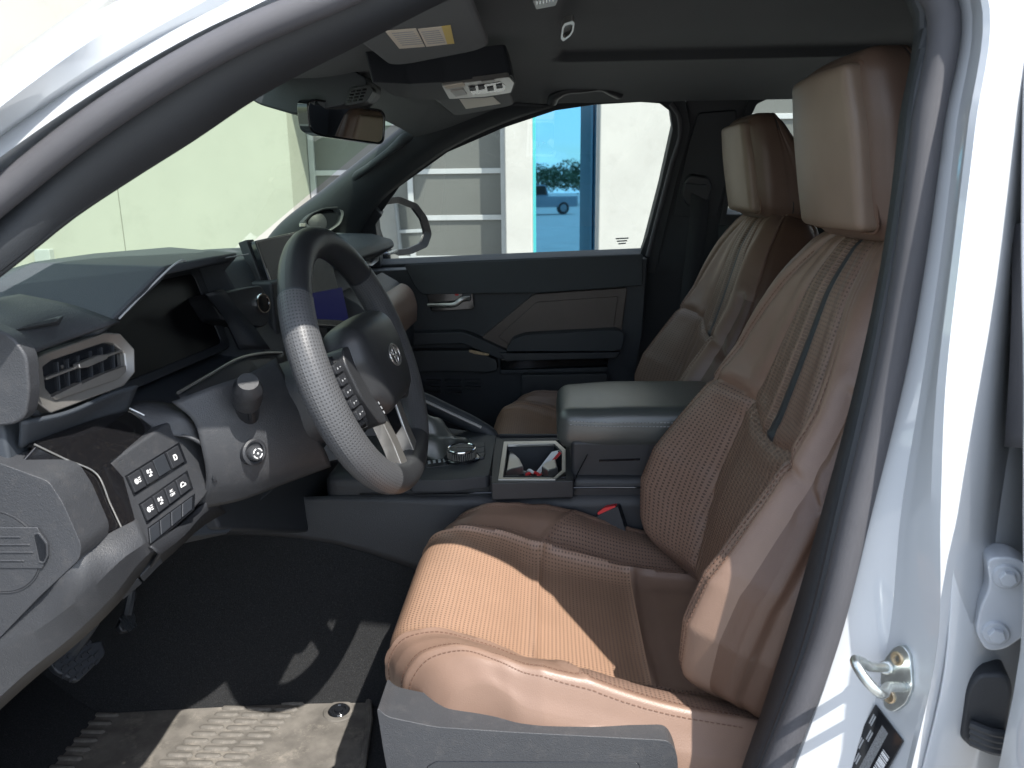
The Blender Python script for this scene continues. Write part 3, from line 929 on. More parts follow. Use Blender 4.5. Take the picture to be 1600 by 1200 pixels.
rm = empty('rearview_mirror', tuple(P(540, 190, y=-0.03)), suv)
FRM = Fr(P(540, 190, y=-0.03), (0.885, -0.46, -0.07), (0.0, 0.03, 1))
ro = roundpoly(FRM.pts([(478, 158), (492, 154), (596, 171), (602, 180), (600, 220), (594, 226), (500, 213), (482, 204)]), 0.012, 5)
rc = np.mean(ro, 0)
ri = [tuple(rc + (np.array(q) - rc) * np.array((0.955, 0.88))) for q in ro]
ring('mirror_bezel', FRM, ro, ri, -0.022, 0.002, m_gloss, rm, bevel=0.002, hi=0.001)
prism('mirror_back', FRM, ro[::-1], -0.005, -0.034, m_blk, rm, bevel=0.006, taper=0.12)
prism('mirror_glass', FRM, ri, -0.006, -0.0005, m_mir, rm, bevel=0)
FPd = FY(-0.02)
pod = roundpoly(FPd.pts([(400, 152), (420, 138), (470, 104), (520, 92), (585, 128), (584, 146), (566, 164), (540, 172), (478, 184), (420, 168)]), 0.012)
prism('sensor_pod', FPd, pod, -0.06, 0.055, m_blk, rm, bevel=0.022, seg=4)
FPn = FY(-0.078)
for i in range(4):
    for j in range(3):
        a, b = 543 + 9 * j + 2 * i, 158 - 5.2 * i - 1.5 * j
        prism('pod_vent', FPn, FPn.pts([(a, b), (a + 6.5, b - 1), (a + 6.5, b + 2), (a, b + 3)]), -0.004, 0.004, m_gloss, rm, bevel=0.0004)
pv = roundpoly(FPn.pts([(538, 166), (548, 138), (578, 132), (584, 142), (572, 160)]), 0.006)
prism('pod_grille', FPn, pv, -0.03, 0.002, m_grey2, rm, bevel=0.003)
tube('mirror_stem', [P(515, 172, y=-0.02), P(528, 182, y=-0.02), P(535, 190, y=-0.005)], 0.012, m_blk, rm, n=12, m=10)

gh = empty('grab_handle', tuple(P(910, 145, y=.6)), suv)
tube('handle_bar', [P(862, 160, y=.60), P(866, 152, y=.585), P(880, 144, y=.57), P(912, 141, y=.565), P(944, 138, y=.57), P(956, 143, y=.585), P(968, 148, y=.60)], [0.014, 0.013, 0.0085, 0.008, 0.0085, 0.013, 0.014], m_grey2, gh, n=12, flat=0.8)
prism('coat_hook', FY(.59), roundpoly(FY(.59).pts([(843, 140), (864, 136), (865, 142), (845, 147)]), .002), -0.02, 0.004, m_silver, gh, bevel=.001)
for k in range(5):
    prism('lamp_slat', FY(.585), FY(.585).pts([(846 + 4 * k, 139.6 - .8 * k), (847.6 + 4 * k, 139.4 - .8 * k), (847.6 + 4 * k, 144 - .8 * k), (846 + 4 * k, 144.4 - .8 * k)]), -0.004, 0.001, m_grey2, gh, bevel=0)
FC = Fr(P(886, 45, y=-0.1), (0.02, 0, -1), (0, 1, 0))
so = roundpoly(FC.pts([(876, 58), (878, 40), (882, 33), (895, 29), (898, 33), (896, 46), (891, 54), (880, 62)]), 0.006)
scn = np.mean(so, 0)
shade = empty('sunshade_handle', tuple(P(886, 45, y=-0.1)), suv)
ring('handle_ring', FC, so, [tuple(scn + (np.array(q) - scn) * 0.68) for q in so], -0.006, 0.003, m_silver, shade, bevel=0.0015)
prism('handle_cup', FC, [tuple(scn + (np.array(q) - scn) * 0.7) for q in so], -0.006, -0.002, m_blk, shade, bevel=0)
cv = prism('ceiling_microphone', FC, roundpoly(FC.pts([(832, -4), (872, -6), (868, 4), (838, 10)]), .003), -0.01, 0.004, m_dsilver, suv, bevel=.001)
for k in range(6):
    prism('grille_slot', FC, FC.pts([(838 + 5 * k, 1 - .6 * k), (840 + 5 * k, 1 - .6 * k), (840 + 5 * k, 7 - .9 * k), (838 + 5 * k, 7.4 - .9 * k)], .0045), 0.003, 0.0045, m_gloss, cv, bevel=0)

# --- the open driver door: stands swung out ahead of the camera's left edge
dd = empty('driver_door', (-0.62, -0.95, 0.5), suv)
_hx, _hy, _da = -0.66, -0.96, RAD(255.0)
du = np.array((cos(_da), sin(_da), 0.0)); dn = np.array((-sin(_da), cos(_da), 0.0))
if dn[0] < 0:
    dn = -dn
FDD = Fr((_hx, _hy, 1.0), dn, (0, 0, 1))
_s = 1.0 if np.dot(FDD.ex, du) > 0 else -1.0
def dpoly(l):
    return [(_s * a, b) for a, b in l]
prism('door_shell', FDD, dpoly([(0, -.48), (1.02, -.42), (1.10, -.1), (1.10, .22), (0, .24)]), -.10, 0.0, m_white, dd, bevel=.02)
prism('door_trim', FDD, dpoly([(.04, -.40), (.98, -.36), (1.04, -.1), (1.04, .23), (.04, .25)]), 0.0, .05, m_blk, dd, bevel=.02)
prism('door_armrest', FDD, dpoly([(.25, -.05), (.95, -.05), (.95, .02), (.25, .04)]), .05, .11, m_blk, dd, bevel=.02)
ring('door_window_frame', FDD, dpoly([(.05, .24), (1.10, .22), (1.06, .60), (.62, .62), (.40, .52)]), dpoly([(.14, .27), (1.04, .26), (1.00, .56), (.64, .57), (.44, .48)]), -.06, -.02, m_blk, dd, bevel=.006)
prism('door_window_glass', FDD, dpoly([(.14, .27), (1.04, .26), (1.00, .56), (.64, .57), (.44, .48)]), -.045, -.041, m_sgl, dd, bevel=0)

# ------------------------------------------------------------------ dashboard
dash = empty('dashboard', (-0.6, 0, 0.95), suv)
PR = {
    'out': [(-.97, 1.205), (-.78, 1.285), (-.63, 1.316), (-.545, 1.300), (-.535, 1.285), (-.53, 1.25), (-.525, 1.20), (-.525, 1.16), (-.53, 1.08), (-.57, 1.02), (-.66, .97), (-.97, .92)],
    'slope': [(-.97, 1.205), (-.78, 1.29), (-.62, 1.325), (-.480, 1.288), (-.488, 1.277), (-.530, 1.25), (-.530, 1.19), (-.525, 1.16), (-.53, 1.08), (-.56, 1.01), (-.64, .96), (-.97, .92)],
    'lip': [(-.97, 1.205), (-.78, 1.30), (-.60, 1.347), (-.443, 1.341), (-.448, 1.326), (-.530, 1.26), (-.540, 1.20), (-.530, 1.15), (-.52, 1.07), (-.54, 1.0), (-.62, .95), (-.97, .92)],
    'cave': [(-.97, 1.205), (-.78, 1.30), (-.60, 1.347), (-.445, 1.341), (-.45, 1.330), (-.63, 1.305), (-.60, 1.165), (-.50, 1.145), (-.50, 1.07), (-.46, .95), (-.60, .92), (-.97, .92)],
    'cave0': [(-.97, 1.205), (-.78, 1.30), (-.60, 1.347), (-.445, 1.341), (-.45, 1.330), (-.63, 1.305), (-.60, 1.165), (-.50, 1.145), (-.51, 1.07), (-.53, .99), (-.62, .95), (-.97, .92)],
    'cave2': [(-.97, 1.205), (-.78, 1.30), (-.62, 1.338), (-.510, 1.328), (-.515, 1.316), (-.63, 1.295), (-.60, 1.165), (-.49, 1.145), (-.49, 1.07), (-.45, .95), (-.60, .92), (-.97, .92)],
    'mid': [(-.97, 1.205), (-.78, 1.29), (-.64, 1.322), (-.55, 1.308), (-.54, 1.295), (-.52, 1.25), (-.50, 1.20), (-.47, 1.12), (-.45, 1.03), (-.43, .95), (-.60, .90), (-.97, .90)],
    'pas': [(-.97, 1.205), (-.78, 1.285), (-.64, 1.312), (-.53, 1.300), (-.515, 1.288), (-.52, 1.25), (-.50, 1.20), (-.46, 1.12), (-.45, 1.03), (-.46, .93), (-.60, .88), (-.97, .88)],
}
ST = [(-.735, 'out'), (-.64, 'out'), (-.605, 'slope'), (-.545, 'lip'), (-.53, 'cave0'), (-.42, 'cave'), (-.17, 'cave2'), (-.155, 'mid'), (.0, 'mid'), (.2, 'pas'), (.5, 'pas'), (.73, 'pas')]
DV = np.array([[(x, y, z) for x, z in PR[k]] for y, k in ST])
mesh('dash_body', DV.reshape(-1, 3), gridfaces(len(ST), 12) + [tuple(range(12)), tuple((len(ST) - 1) * 12 + k for k in range(12))], m_pad, dash, ang=25, bevel=0.004, seg=2)
# stitched pad line on the hood
for off in (0.0,):
    tube('hood_stitch', [P(186, 498, y=-.597), P(225, 458, y=-.566), P(264, 420, y=-.542), P(300, 412, y=-.43), P(388, 397, y=-.17)], 0.0011, m_icd, dash, n=6, m=40)
# passenger side upper pad
prism('dash_roll', FY(.40), FY(.40).pts([(440, 385), (470, 372), (545, 374), (580, 384), (585, 396), (560, 412), (440, 420)]), -0.25, 0.15, m_pad, dash, bevel=0.006)
# cluster display and its lens
FCl = Fr((-.585, -.35, 1.235), (0.93, -.05, .3), (0, 0, 1))
prism('cluster_display', FCl, rounded(.34, .125, .012), -.02, .012, m_lens, dash, bevel=.003)
ring('cluster_bezel', FCl, rounded(.36, .145, .016), rounded(.335, .12, .012), -.01, .02, m_blk, dash, bevel=.002, hi=.013)
# ledge under the cluster with its pale edge
loft('cluster_ledge', [[P(276, 613, y=-.50), P(320, 588, y=-.44), P(370, 560, y=-.36), P(412, 551, y=-.28), P(446, 550, y=-.2)],
                       [P(284, 622, y=-.50), P(326, 596, y=-.44), P(374, 569, y=-.36), P(412, 560, y=-.28), P(448, 562, y=-.2)],
                       [P(300, 650, y=-.52), P(340, 620, y=-.46), P(384, 600, y=-.40), P(420, 590, y=-.32), P(450, 590, y=-.22)]], m_grey2, dash, nu=24, solid=.004)
tube('ledge_edge', [P(278, 614, y=-.503), P(322, 589, y=-.443), P(372, 561, y=-.363), P(412, 552, y=-.283), P(440, 551, y=-.22)], .0022, m_dsilver, dash, n=8)
# centre part with the start button
FB = Fr(P(405, 475, y=-.145), (0.93, -.30, .12), (0, 0, 1))
prism('button_pod', FB, roundpoly(FB.pts([(330, 462), (392, 448), (412, 445), (424, 470), (424, 505), (412, 512), (350, 500)]), .01), -.06, -.004, m_grey2, dash, bevel=.008, seg=3)
lathe('start_button', FB, [(.0175, -.012), (.0175, .000), (.0165, .002), (.0145, .002), (.0142, -.001), (.0001, -.001)], m_chrome, dash, n=32, c=FB.px(411, 474))
lathe('start_button_face', FB, [(.0142, -.004), (.0142, .0005), (.0001, .001)], m_gloss, dash, n=32, c=FB.px(411, 474))
loft('centre_brace', [[P(318, 458, y=-.28), P(350, 500, y=-.22), P(372, 545, y=-.2)], [P(345, 452, y=-.24), P(390, 505, y=-.18), P(420, 545, y=-.16)]], m_blk, dash, nu=14, solid=.006)

# left air vent
lv = empty('air_vent', tuple(P(125, 580, y=-.635)), suv)
FV = Fr(P(125, 580, y=-.64), (1, -.20, .10), (0, 0, 1))
vo = [(46, 562), (70, 551), (160, 520), (184, 521), (207, 546), (208, 582), (190, 603), (76, 646), (52, 628)]
vi = [(70, 573), (84, 563), (165, 536), (180, 537), (196, 552), (198, 575), (184, 589), (88, 622), (74, 606)]
VO, VI = FV.pts(vo), FV.pts(vi)
vc = np.mean(VO, 0)
VB = [tuple(vc + (np.array(q) - vc) * 1.10) for q in VO]
prism('vent_housing', FV, roundpoly(VB, .008), -.09, -.008, m_grey, lv, bevel=.006, seg=3)
ring('vent_frame', FV, VO, VI, -.012, .004, m_dsilver, lv, bevel=.0022, hi=-.002)
prism('vent_cavity', FV, VI, -.03, -.0075, m_gloss, lv, bevel=0)
for a0, b0, a1, b1 in ((88, 566, 92, 618), (104, 561, 107, 612), (121, 556, 124, 606), (140, 549, 143, 600), (157, 543, 160, 594), (175, 539, 178, 588)):
    prism('vane', FV, FV.pts([(a0, b0), (a0 + 2, b0 - .6), (a1 + 2, b1 - .6), (a1, b1)], -.006), -.02, -.0045, m_blk, lv, bevel=.0003)
prism('vent_bar', FV, FV.pts([(71, 590), (190, 546), (191, 549), (72, 594)], -.002), -.012, -.001, m_dsilver, lv, bevel=.0008)
prism('vent_tab', FV, FV.pts([(117, 569), (150, 555), (164, 554), (163, 561), (133, 574), (119, 576)]), -.004, .005, m_silver, lv, bevel=.0015)
prism('vent_thumb', FV, FV.pts([(82, 620), (128, 597), (128, 600), (140, 594), (160, 585), (197, 571), (197, 580), (184, 592), (88, 625)], .002), -.01, .0025, m_dsilver, lv, bevel=.001)
# side of the dash end beside the vent
FE = FY(-.742)
prism('dash_end_upper', FE, roundpoly(FE.pts([(-120, 500), (-40, 498), (20, 524), (44, 556), (48, 612), (42, 650), (26, 662), (-20, 668), (-120, 665)]), .008), -.016, .002, m_grey, dash, bevel=.006, seg=4)
# top of the left dash end with the demister slots
FDm = Fr(P(45, 503, y=-.68), (.16, -.05, 1), (0, 1, 0))
prism('demister_surround', FDm, FDm.pts([(-40, 520), (-30, 500), (38, 490), (104, 494), (92, 503), (18, 521)]), -.01, .003, m_grey2, dash, bevel=.002)
for p4 in ([(-20, 504), (36, 494), (60, 496), (-12, 511)], [(20, 516), (35, 509), (86, 497), (94, 498), (88, 502)], [(-14, 516), (-6, 511), (28, 509), (14, 517)]):
    prism('demister_slot', FDm, FDm.pts(p4, .004), .002, .0038, m_carpet, dash, bevel=0)
loft('dash_end_top', [[P(-60, 505, y=-.74), P(0, 518, y=-.735), P(48, 553, y=-.73)], [P(-20, 475, y=-.70), P(60, 500, y=-.68), P(110, 530, y=-.66)], [P(30, 462, y=-.64), P(110, 478, y=-.62), P(186, 504, y=-.60)]], m_grey, dash, nu=16, nv=10, solid=.004, soff=0)

# knee panel: piano black wrap, silver lines, switch panel
kp = empty('knee_panel', (-.47, -.62, 1.1), suv)
q = {k: P(a, b, y=y) for k, a, b, y in (('a', 36, 692, -.715), ('b', 195, 636, -.55), ('c', 242, 662, -.54), ('d', 248, 675, -.54), ('e', 172, 721, -.652), ('f', 150, 741, -.680), ('g', 56, 696, -.718),
                                        ('h', 190, 826, -.678), ('i', 144, 845, -.700), ('j', 111, 782, -.720), ('k', 22, 734, -.735), ('l', 194, 746, -.652), ('m', 212, 812, -.655))}
kk = list(q)
ix = {k: i for i, k in enumerate(kk)}
mesh('gloss_panel', [q[k] for k in kk], [[ix[c] for c in s] for s in ('abcdefg', 'gfhijk', 'felmh')], m_piano, kp, solid=.006, bevel=.0015)
tube('trim_line', [q['g'] + (0, -.002, .002), (q['g'] + q['f']) / 2 + (0, -.002, .002), q['f'] + (.002, -.002, .001), (q['f'] + q['h']) / 2 + (.002, -.002, 0), q['h'] + (.002, -.002, 0)], .0009, m_silver, kp, n=8, m=30)
tube('trim_line', [P(165, 606, y=-.58), P(180, 626, y=-.565), P(196, 635, y=-.552), P(240, 660, y=-.541), P(249, 674, y=-.541)], .0014, m_silver, kp, n=8, m=24)
loft('panel_shoulder', [[P(30, 656, y=-.735), P(80, 648, y=-.70), P(190, 606, y=-.585), P(212, 600, y=-.56)], [P(30, 676, y=-.73), P(90, 664, y=-.67), P(180, 630, y=-.575), P(204, 620, y=-.555)], [P(28, 697, y=-.724), P(100, 671, y=-.65), P(180, 645, y=-.57), P(196, 640, y=-.552)]], m_pad, kp, nu=20, nv=8, solid=.004)
FSW = Fr(P(250, 755, y=-.59), (1, -.16, .24), (0, 0, 1))
so_ = [(170, 722), (200, 702), (262, 660), (284, 654), (306, 674), (330, 738), (333, 752), (322, 776), (300, 800), (236, 856), (222, 842)]
prism('switch_surround', FSW, roundpoly(FSW.pts(so_), .006), -.035, 0.0, m_grey, kp, bevel=.004, seg=3)
loft('column_side_cover', [[P(196, 636, y=-.548), P(216, 629, y=-.53), P(278, 634, y=-.48)], [P(248, 676, y=-.545), P(284, 652, y=-.53), P(306, 664, y=-.50)], [P(312, 690, y=-.53), P(324, 705, y=-.51), P(330, 720, y=-.49)], [P(334, 752, y=-.52), P(345, 757, y=-.50), P(350, 760, y=-.47)]], m_grey, kp, nu=14, nv=12, solid=.004, soff=0)


def cell(r, i, n, pad=.06):
    (a, b, c, d) = [np.array(v, float) for v in r]
    def bil(u, v):
        return tuple((1 - v) * ((1 - u) * a + u * b) + v * ((1 - u) * d + u * c))
    u0, u1 = (i + pad) / n, (i + 1 - pad) / n
    return [bil(u0, .08), bil(u1, .08), bil(u1, .92), bil(u0, .92)], bil((u0 + u1) / 2, .5)


rows = [[(198, 743), (278, 693), (290, 723), (211, 773)], [(219, 787), (291, 737), (300, 764), (231, 817)], [(233, 824), (303, 773), (302, 797), (236, 853)]]
for ri_, r in enumerate(rows):
    c = np.mean(r, 0)
    prism('switch_bay', FSW, FSW.pts([tuple(c + (np.array(v) - c) * 1.05) for v in r], .0008), -.002, .0010, m_gloss, kp, bevel=0)
    for i in range(4):
        poly, cc = cell(r, i, 4)
        blank = ri_ == 2 or (ri_ == 0 and i == 2)
        btn = prism('switch', FSW, FSW.pts(poly, .003), .0005, .0022 if blank else .0036, m_grey2 if not blank else m_blk, kp, bevel=.0008)
        btn['label'] = 'blank switch cover' if blank else 'switch with white symbol'
        if not blank:
            # white symbol: an outline mark with two or three bars
            u = FSW.px(cc[0], cc[1], .004)
            s = .0042
            if (ri_, i) in ((0, 0), (1, 0)):          # lamp with rays
                lathe('symbol', FSW, [(s * .62, .0036), (s * .62, .0040), (s * .36, .0040), (s * .36, .0036)], m_ic, btn, n=16, c=(u[0] - s * .2, u[1]), sy=1.2)
                for k in (-1, 0, 1):
                    prism('symbol', FSW, [(u[0] + s * .7, u[1] + k * s * .55), (u[0] + s * 1.5, u[1] + k * s * .55), (u[0] + s * 1.5, u[1] + k * s * .55 + s * .2), (u[0] + s * .7, u[1] + k * s * .55 + s * .2)], .0036, .0040, m_ic, btn, bevel=0)
            elif (ri_, i) in ((1, 2),):
                text('symbol', 'AC\n120V', FSW, u, .0046, m_ic, btn, rot=0, h=.0038)
            elif (ri_, i) in ((1, 3),):               # car outline with open tailgate
                o_ = [(-1.3, -.5), (1.0, -.5), (1.2, .1), (.6, .25), (.2, .8), (-.7, .8), (-1.2, .2)]
                ring('symbol', FSW, [(u[0] + s * a, u[1] + s * b) for a, b in o_], [(u[0] + s * a * .7, u[1] + s * (.1 + (b - .1) * .6)) for a, b in o_], .0036, .0040, m_ic, btn, bevel=0)
            elif (ri_, i) == (0, 3):                  # fuel lid
                o_ = [(-.7, -.8), (.5, -.8), (.8, -.2), (.5, .8), (-.7, .8)]
                ring('symbol', FSW, [(u[0] + s * a, u[1] + s * b) for a, b in o_], [(u[0] + s * a * .55, u[1] + s * b * .6) for a, b in o_], .0036, .0040, m_ic, btn, bevel=0)
            else:
                for k, (a, b, w, h) in enumerate(((-.9, .2, .8, .9), (.1, -.2, .9, .5), (-.5, -.9, 1.2, .45), (.3, .6, .5, .4))):
                    prism('symbol', FSW, [(u[0] + s * a, u[1] + s * b), (u[0] + s * (a + w), u[1] + s * b), (u[0] + s * (a + w * .8), u[1] + s * (b + h)), (u[0] + s * (a + .1), u[1] + s * (b + h))], .0036, .0040, m_ic, btn, bevel=0)

# dash end cap with the round cover
ec = empty('dash_end_cap', tuple(P(40, 860, y=-.745)), suv)
FEC = FY(-.748)
prism('cap_panel', FEC, roundpoly(FEC.pts([(-260, 700), (-60, 705), (0, 724), (76, 752), (98, 786), (127, 852), (124, 874), (60, 934), (0, 996), (-150, 1150), (-260, 1220)]), .006), -.05, 0.0, m_grey, ec, bevel=.011, seg=4)
cc_ = FEC.px(-4, 862)
lathe('round_cover', FEC, [(.0445, -.001), (.0445, .0012), (.0435, .0012), (.0432, -.0002), (.0425, -.0002), (.0425, .0012), (.0001, .0012)], m_grey, ec, n=64, c=cc_)
prism('cover_band', FEC, FEC.pts([(-80, 824), (58, 824), (62, 832), (68, 884), (66, 888), (-80, 888)], .002), .001, .0024, m_grey, ec, bevel=.0008)
for yy, x1 in ((838, 30), (850, 45), (862, 50), (875, 36)):
    prism('cover_rib', FEC, FEC.pts([(-80, yy), (x1, yy), (x1 + 2, yy + 2), (-80, yy + 2)], .003), .002, .0036, m_grey, ec, bevel=.0005)
prism('cover_slot', FEC, roundpoly(FEC.pts([(53, 836), (60, 834), (72, 850), (73, 868), (68, 878), (62, 877)], .003), .002), .001, .0032, m_gloss, ec, bevel=.0004)
ring('slot_rim', FEC, roundpoly(FEC.pts([(51, 834), (61, 832), (74, 849), (75, 869), (69, 881), (60, 880)], .003), .002), roundpoly(FEC.pts([(53, 836), (60, 834), (72, 850), (73, 868), (68, 878), (62, 877)], .003), .002), .001, .0034, m_grey, ec, bevel=.0005)
# lower dash skirt, from the cap round under the switches
loft('dash_skirt', [[P(a, b, y=y) for a, b, y in l] for l in (
    [(214, 811, -.662), (150, 847, -.712), (128, 870, -.738), (60, 935, -.742), (0, 997, -.745), (-60, 1060, -.748)],
    [(229, 846, -.662), (190, 873, -.698), (140, 920, -.725), (80, 968, -.735), (0, 1022, -.742), (-60, 1085, -.746)],
    [(238, 858, -.655), (222, 872, -.665), (181, 923, -.690), (113, 991, -.712), (45, 1046, -.726), (-40, 1124, -.738)],
    [(246, 862, -.60), (232, 880, -.61), (192, 932, -.63), (124, 1000, -.65), (56, 1056, -.665), (-30, 1134, -.68)])], m_grey, kp, nu=40, nv=0, ang=18, solid=.003, soff=0)
loft('switch_lower_trim', [[P(a, b, y=y) for a, b, y in l] for l in (
    [(234, 855, -.662), (268, 830, -.60), (304, 799, -.53), (326, 780, -.50)],
    [(248, 866, -.635), (284, 838, -.575), (320, 800, -.505), (340, 786, -.475)],
    [(222, 905, -.60), (264, 868, -.54), (330, 812, -.46), (352, 800, -.44)])], m_grey2, kp, nu=24, ang=24, solid=.003, soff=0)
FLd = Fr(P(215, 900, y=-.62), (.75, -.35, -.5), (0, 0, 1))
prism('fuse_lid', FLd, FLd.pts([(180, 925), (212, 898), (218, 906), (188, 932)]), -.01, .006, m_blk, kp, bevel=.0015)
prism('fuse_lid', FLd, FLd.pts([(214, 896), (246, 862), (250, 873), (220, 904)]), -.01, .006, m_blk, kp, bevel=.0015)
prism('lower_knee_panel', Fr((-.46, -.3, .98), (1, 0, .12), (0, 0, 1)), Fr((-.46, -.3, .98), (1, 0, .12), (0, 0, 1)).pts([(318, 770), (420, 730), (520, 720), (640, 700), (640, 828), (520, 832), (345, 826)]), -.03, 0, m_blk, kp, bevel=.006)

# ------------------------------------------------------------------ steering column and wheel
CW = np.array((-.266, -.368, 1.192))
_b, _g = RAD(19.7), RAD(3.0)
w_lat = np.array((sin(_g), cos(_g), 0)); w_up = np.array((-sin(_b), 0, cos(_b)))
FWH = Fr(CW, np.cross(w_lat, w_up), w_up)
col_ = empty('steering_column', tuple(CW - FWH.ez * .15), suv)
Vc, Fc, fl = rbox((.058, .060, .085), .045, .012)
# taper towards the dash
t_ = (Vc[:, 2] + .085) / .17
Vc[:, 0] *= 1.25 - .25 * t_
Vc[:, 1] = Vc[:, 1] * (1.2 - .25 * t_) - .012 * (1 - t_)
FCo = Fr(CW - FWH.ez * .125 - FWH.ey * .025, FWH.ez, FWH.ey)
mesh('column_shroud', FCo.w(Vc), Fc, m_grey2, col_, ang=60)
loft('column_skirt', [[P(a, b, y=y) for a, b, y in l] for l in (
    [(268, 628, -.535), (330, 604, -.505), (385, 585, -.46), (430, 560, -.40)],
    [(300, 655, -.532), (350, 640, -.505), (405, 636, -.468), (470, 640, -.42)],
    [(316, 705, -.530), (366, 705, -.505), (424, 700, -.467), (500, 690, -.40)],
    [(322, 752, -.522), (372, 752, -.495), (430, 738, -.457), (512, 715, -.38)],
    [(306, 795, -.508), (376, 780, -.475), (440, 756, -.432), (516, 728, -.36)])], m_grey, col_, nu=24, nv=24, solid=.004, soff=0)
st = tube('stalk', [P(384, 668, y=-.462), P(386, 640, y=-.485), P(387, 615, y=-.512), P(387, 604, y=-.522), P(387, 598, y=-.528)], [.0165, .0155, .0150, .0155, .0125], m_gloss, col_, n=20, m=24)
tube('stalk_cap', [P(386, 628, y=-.500), P(387, 612, y=-.516), P(387, 602, y=-.528), P(387.4, 596, y=-.533)], [.0170, .0185, .0180, .0125], m_grey2, col_, n=20, m=16)
lathe('stalk_boot', Fr(P(384, 662, y=-.468), norm(P(387, 604, y=-.522) - P(384, 668, y=-.462)), (0, 0, 1)), [(.030, -.02), (.028, .002), (.0245, .008), (.0215, .009), (.021, .002)], m_grey2, col_, n=28)
FA = Fr(P(396, 706, y=-.490), (.80, -.55, .15), (0, 0, 1))
ad = empty('steering_adjuster', tuple(FA.o), suv)
lathe('adjuster_ring', FA, [(.0175, -.02), (.0175, .003), (.0150, .0045), (.0128, .0040), (.0125, .001), (.0001, .001)], m_grey2, ad, n=32)
lathe('adjuster_knob', FA, [(.0095, 0), (.0095, .010), (.0085, .012), (.0001, .0125)], m_grey, ad, n=28, c=(-.002, -.001))
for k in range(4):
    a0 = RAD(90 * k + 15)
    tube('adjuster_mark', FA.w(np.array([(-.002 + .0062 * cos(a0 + t * RAD(60)), -.001 + .0062 * sin(a0 + t * RAD(60)), .0127) for t in np.linspace(0, 1, 7)])), .0007, m_ic, ad, n=6, smooth_path=False)
lathe('adjuster_mark', FA, [(.0012, .0124), (.0012, .0132), (.0001, .0133)], m_ic, ad, n=10, c=(-.002, -.001))

wh = empty('steering_wheel', tuple(CW), suv)
m_wl = leather('black wheel leather', (0.020, 0.021, 0.023), rough=0.42)
m_wp = leather('sun-lightened perforated wheel leather', (0.062, 0.064, 0.068), (0.0042, 0.0042, 0.24), rough=0.45, hole=0.5)  # same leather as the rim top, its colour lightened for sun on the grip


def rim(name, a0, a1, mat, R=.173, rr=(.0218, .0204), grip=0.0):
    n = max(6, int(abs(a1 - a0) / 2.5)); k = 22
    V, uv = [], []
    for i in range(n + 1):
        t = i / n
        a = RAD(a0 + (a1 - a0) * t)
        th = 1 + grip * sin(pi * t)
        for j in range(k + 1):
            b = 2 * pi * j / k
            rad = R + rr[0] * th * cos(b)
            V.append((rad * cos(a), rad * sin(a), rr[1] * th * sin(b)))
            uv.append((R * (a - RAD(a0)), rr[0] * b))
    return mesh(name, FWH.w(np.array(V)), gridfaces(n + 1, k + 1), mat, wh, ang=80, uv=np.array(uv))


rim('rim_top', 40.5, 138.5, m_wl)
rim('rim_grip', 139.5, 241.5, m_wp, grip=.07, rr=(.0226, .0212))
rim('rim_grip', -61.5, 39.5, m_wp, grip=.07, rr=(.0226, .0212))
rim('rim_bottom', 242.5, 297.5, m_wl)
for a in (139, 40, 242, 298):
    rim('rim_seam', a - .5, a + .5, m_blk, rr=(.0219, .0206))
# airbag cover, domed
Vh, Fh, flh = rbox((.092, .068, .030), .026, .006)
xx, yy = Vh[:, 0].copy(), Vh[:, 1].copy()
Vh[:, 0] *= np.interp(yy, [-.068, -.03, .02, .068], [.55, .86, 1.02, .92])
Vh[:, 1] += .004 * (1 - (xx / .092) ** 2) - .012
Vh[:, 2] += .012 * (1 - (xx / .1) ** 2) * sst(Vh[:, 2], 0, .03) * (1 - (yy / .09) ** 2) + .006
mesh('airbag_cover', FWH.w(Vh), Fh, m_wl, wh, ang=80)
FEm = Fr(CW + FWH.ez * .0475, FWH.ez + FWH.ey * .03, FWH.ey)


def ell(name, c, a, b, r, n=36):
    return tube(name, FEm.w(np.array([(c[0] + a * cos(t), c[1] + b * sin(t), 0) for t in np.linspace(0, 2 * pi, n, endpoint=False)])), r, m_silver, wh, n=8, closed=True, smooth_path=False)


ell('emblem', (0, -.008), .0215, .0148, .0016)
ell('emblem', (0, -.0035), .0125, .0062, .0013)
ell('emblem', (0, -.0080), .0062, .0140, .0013)
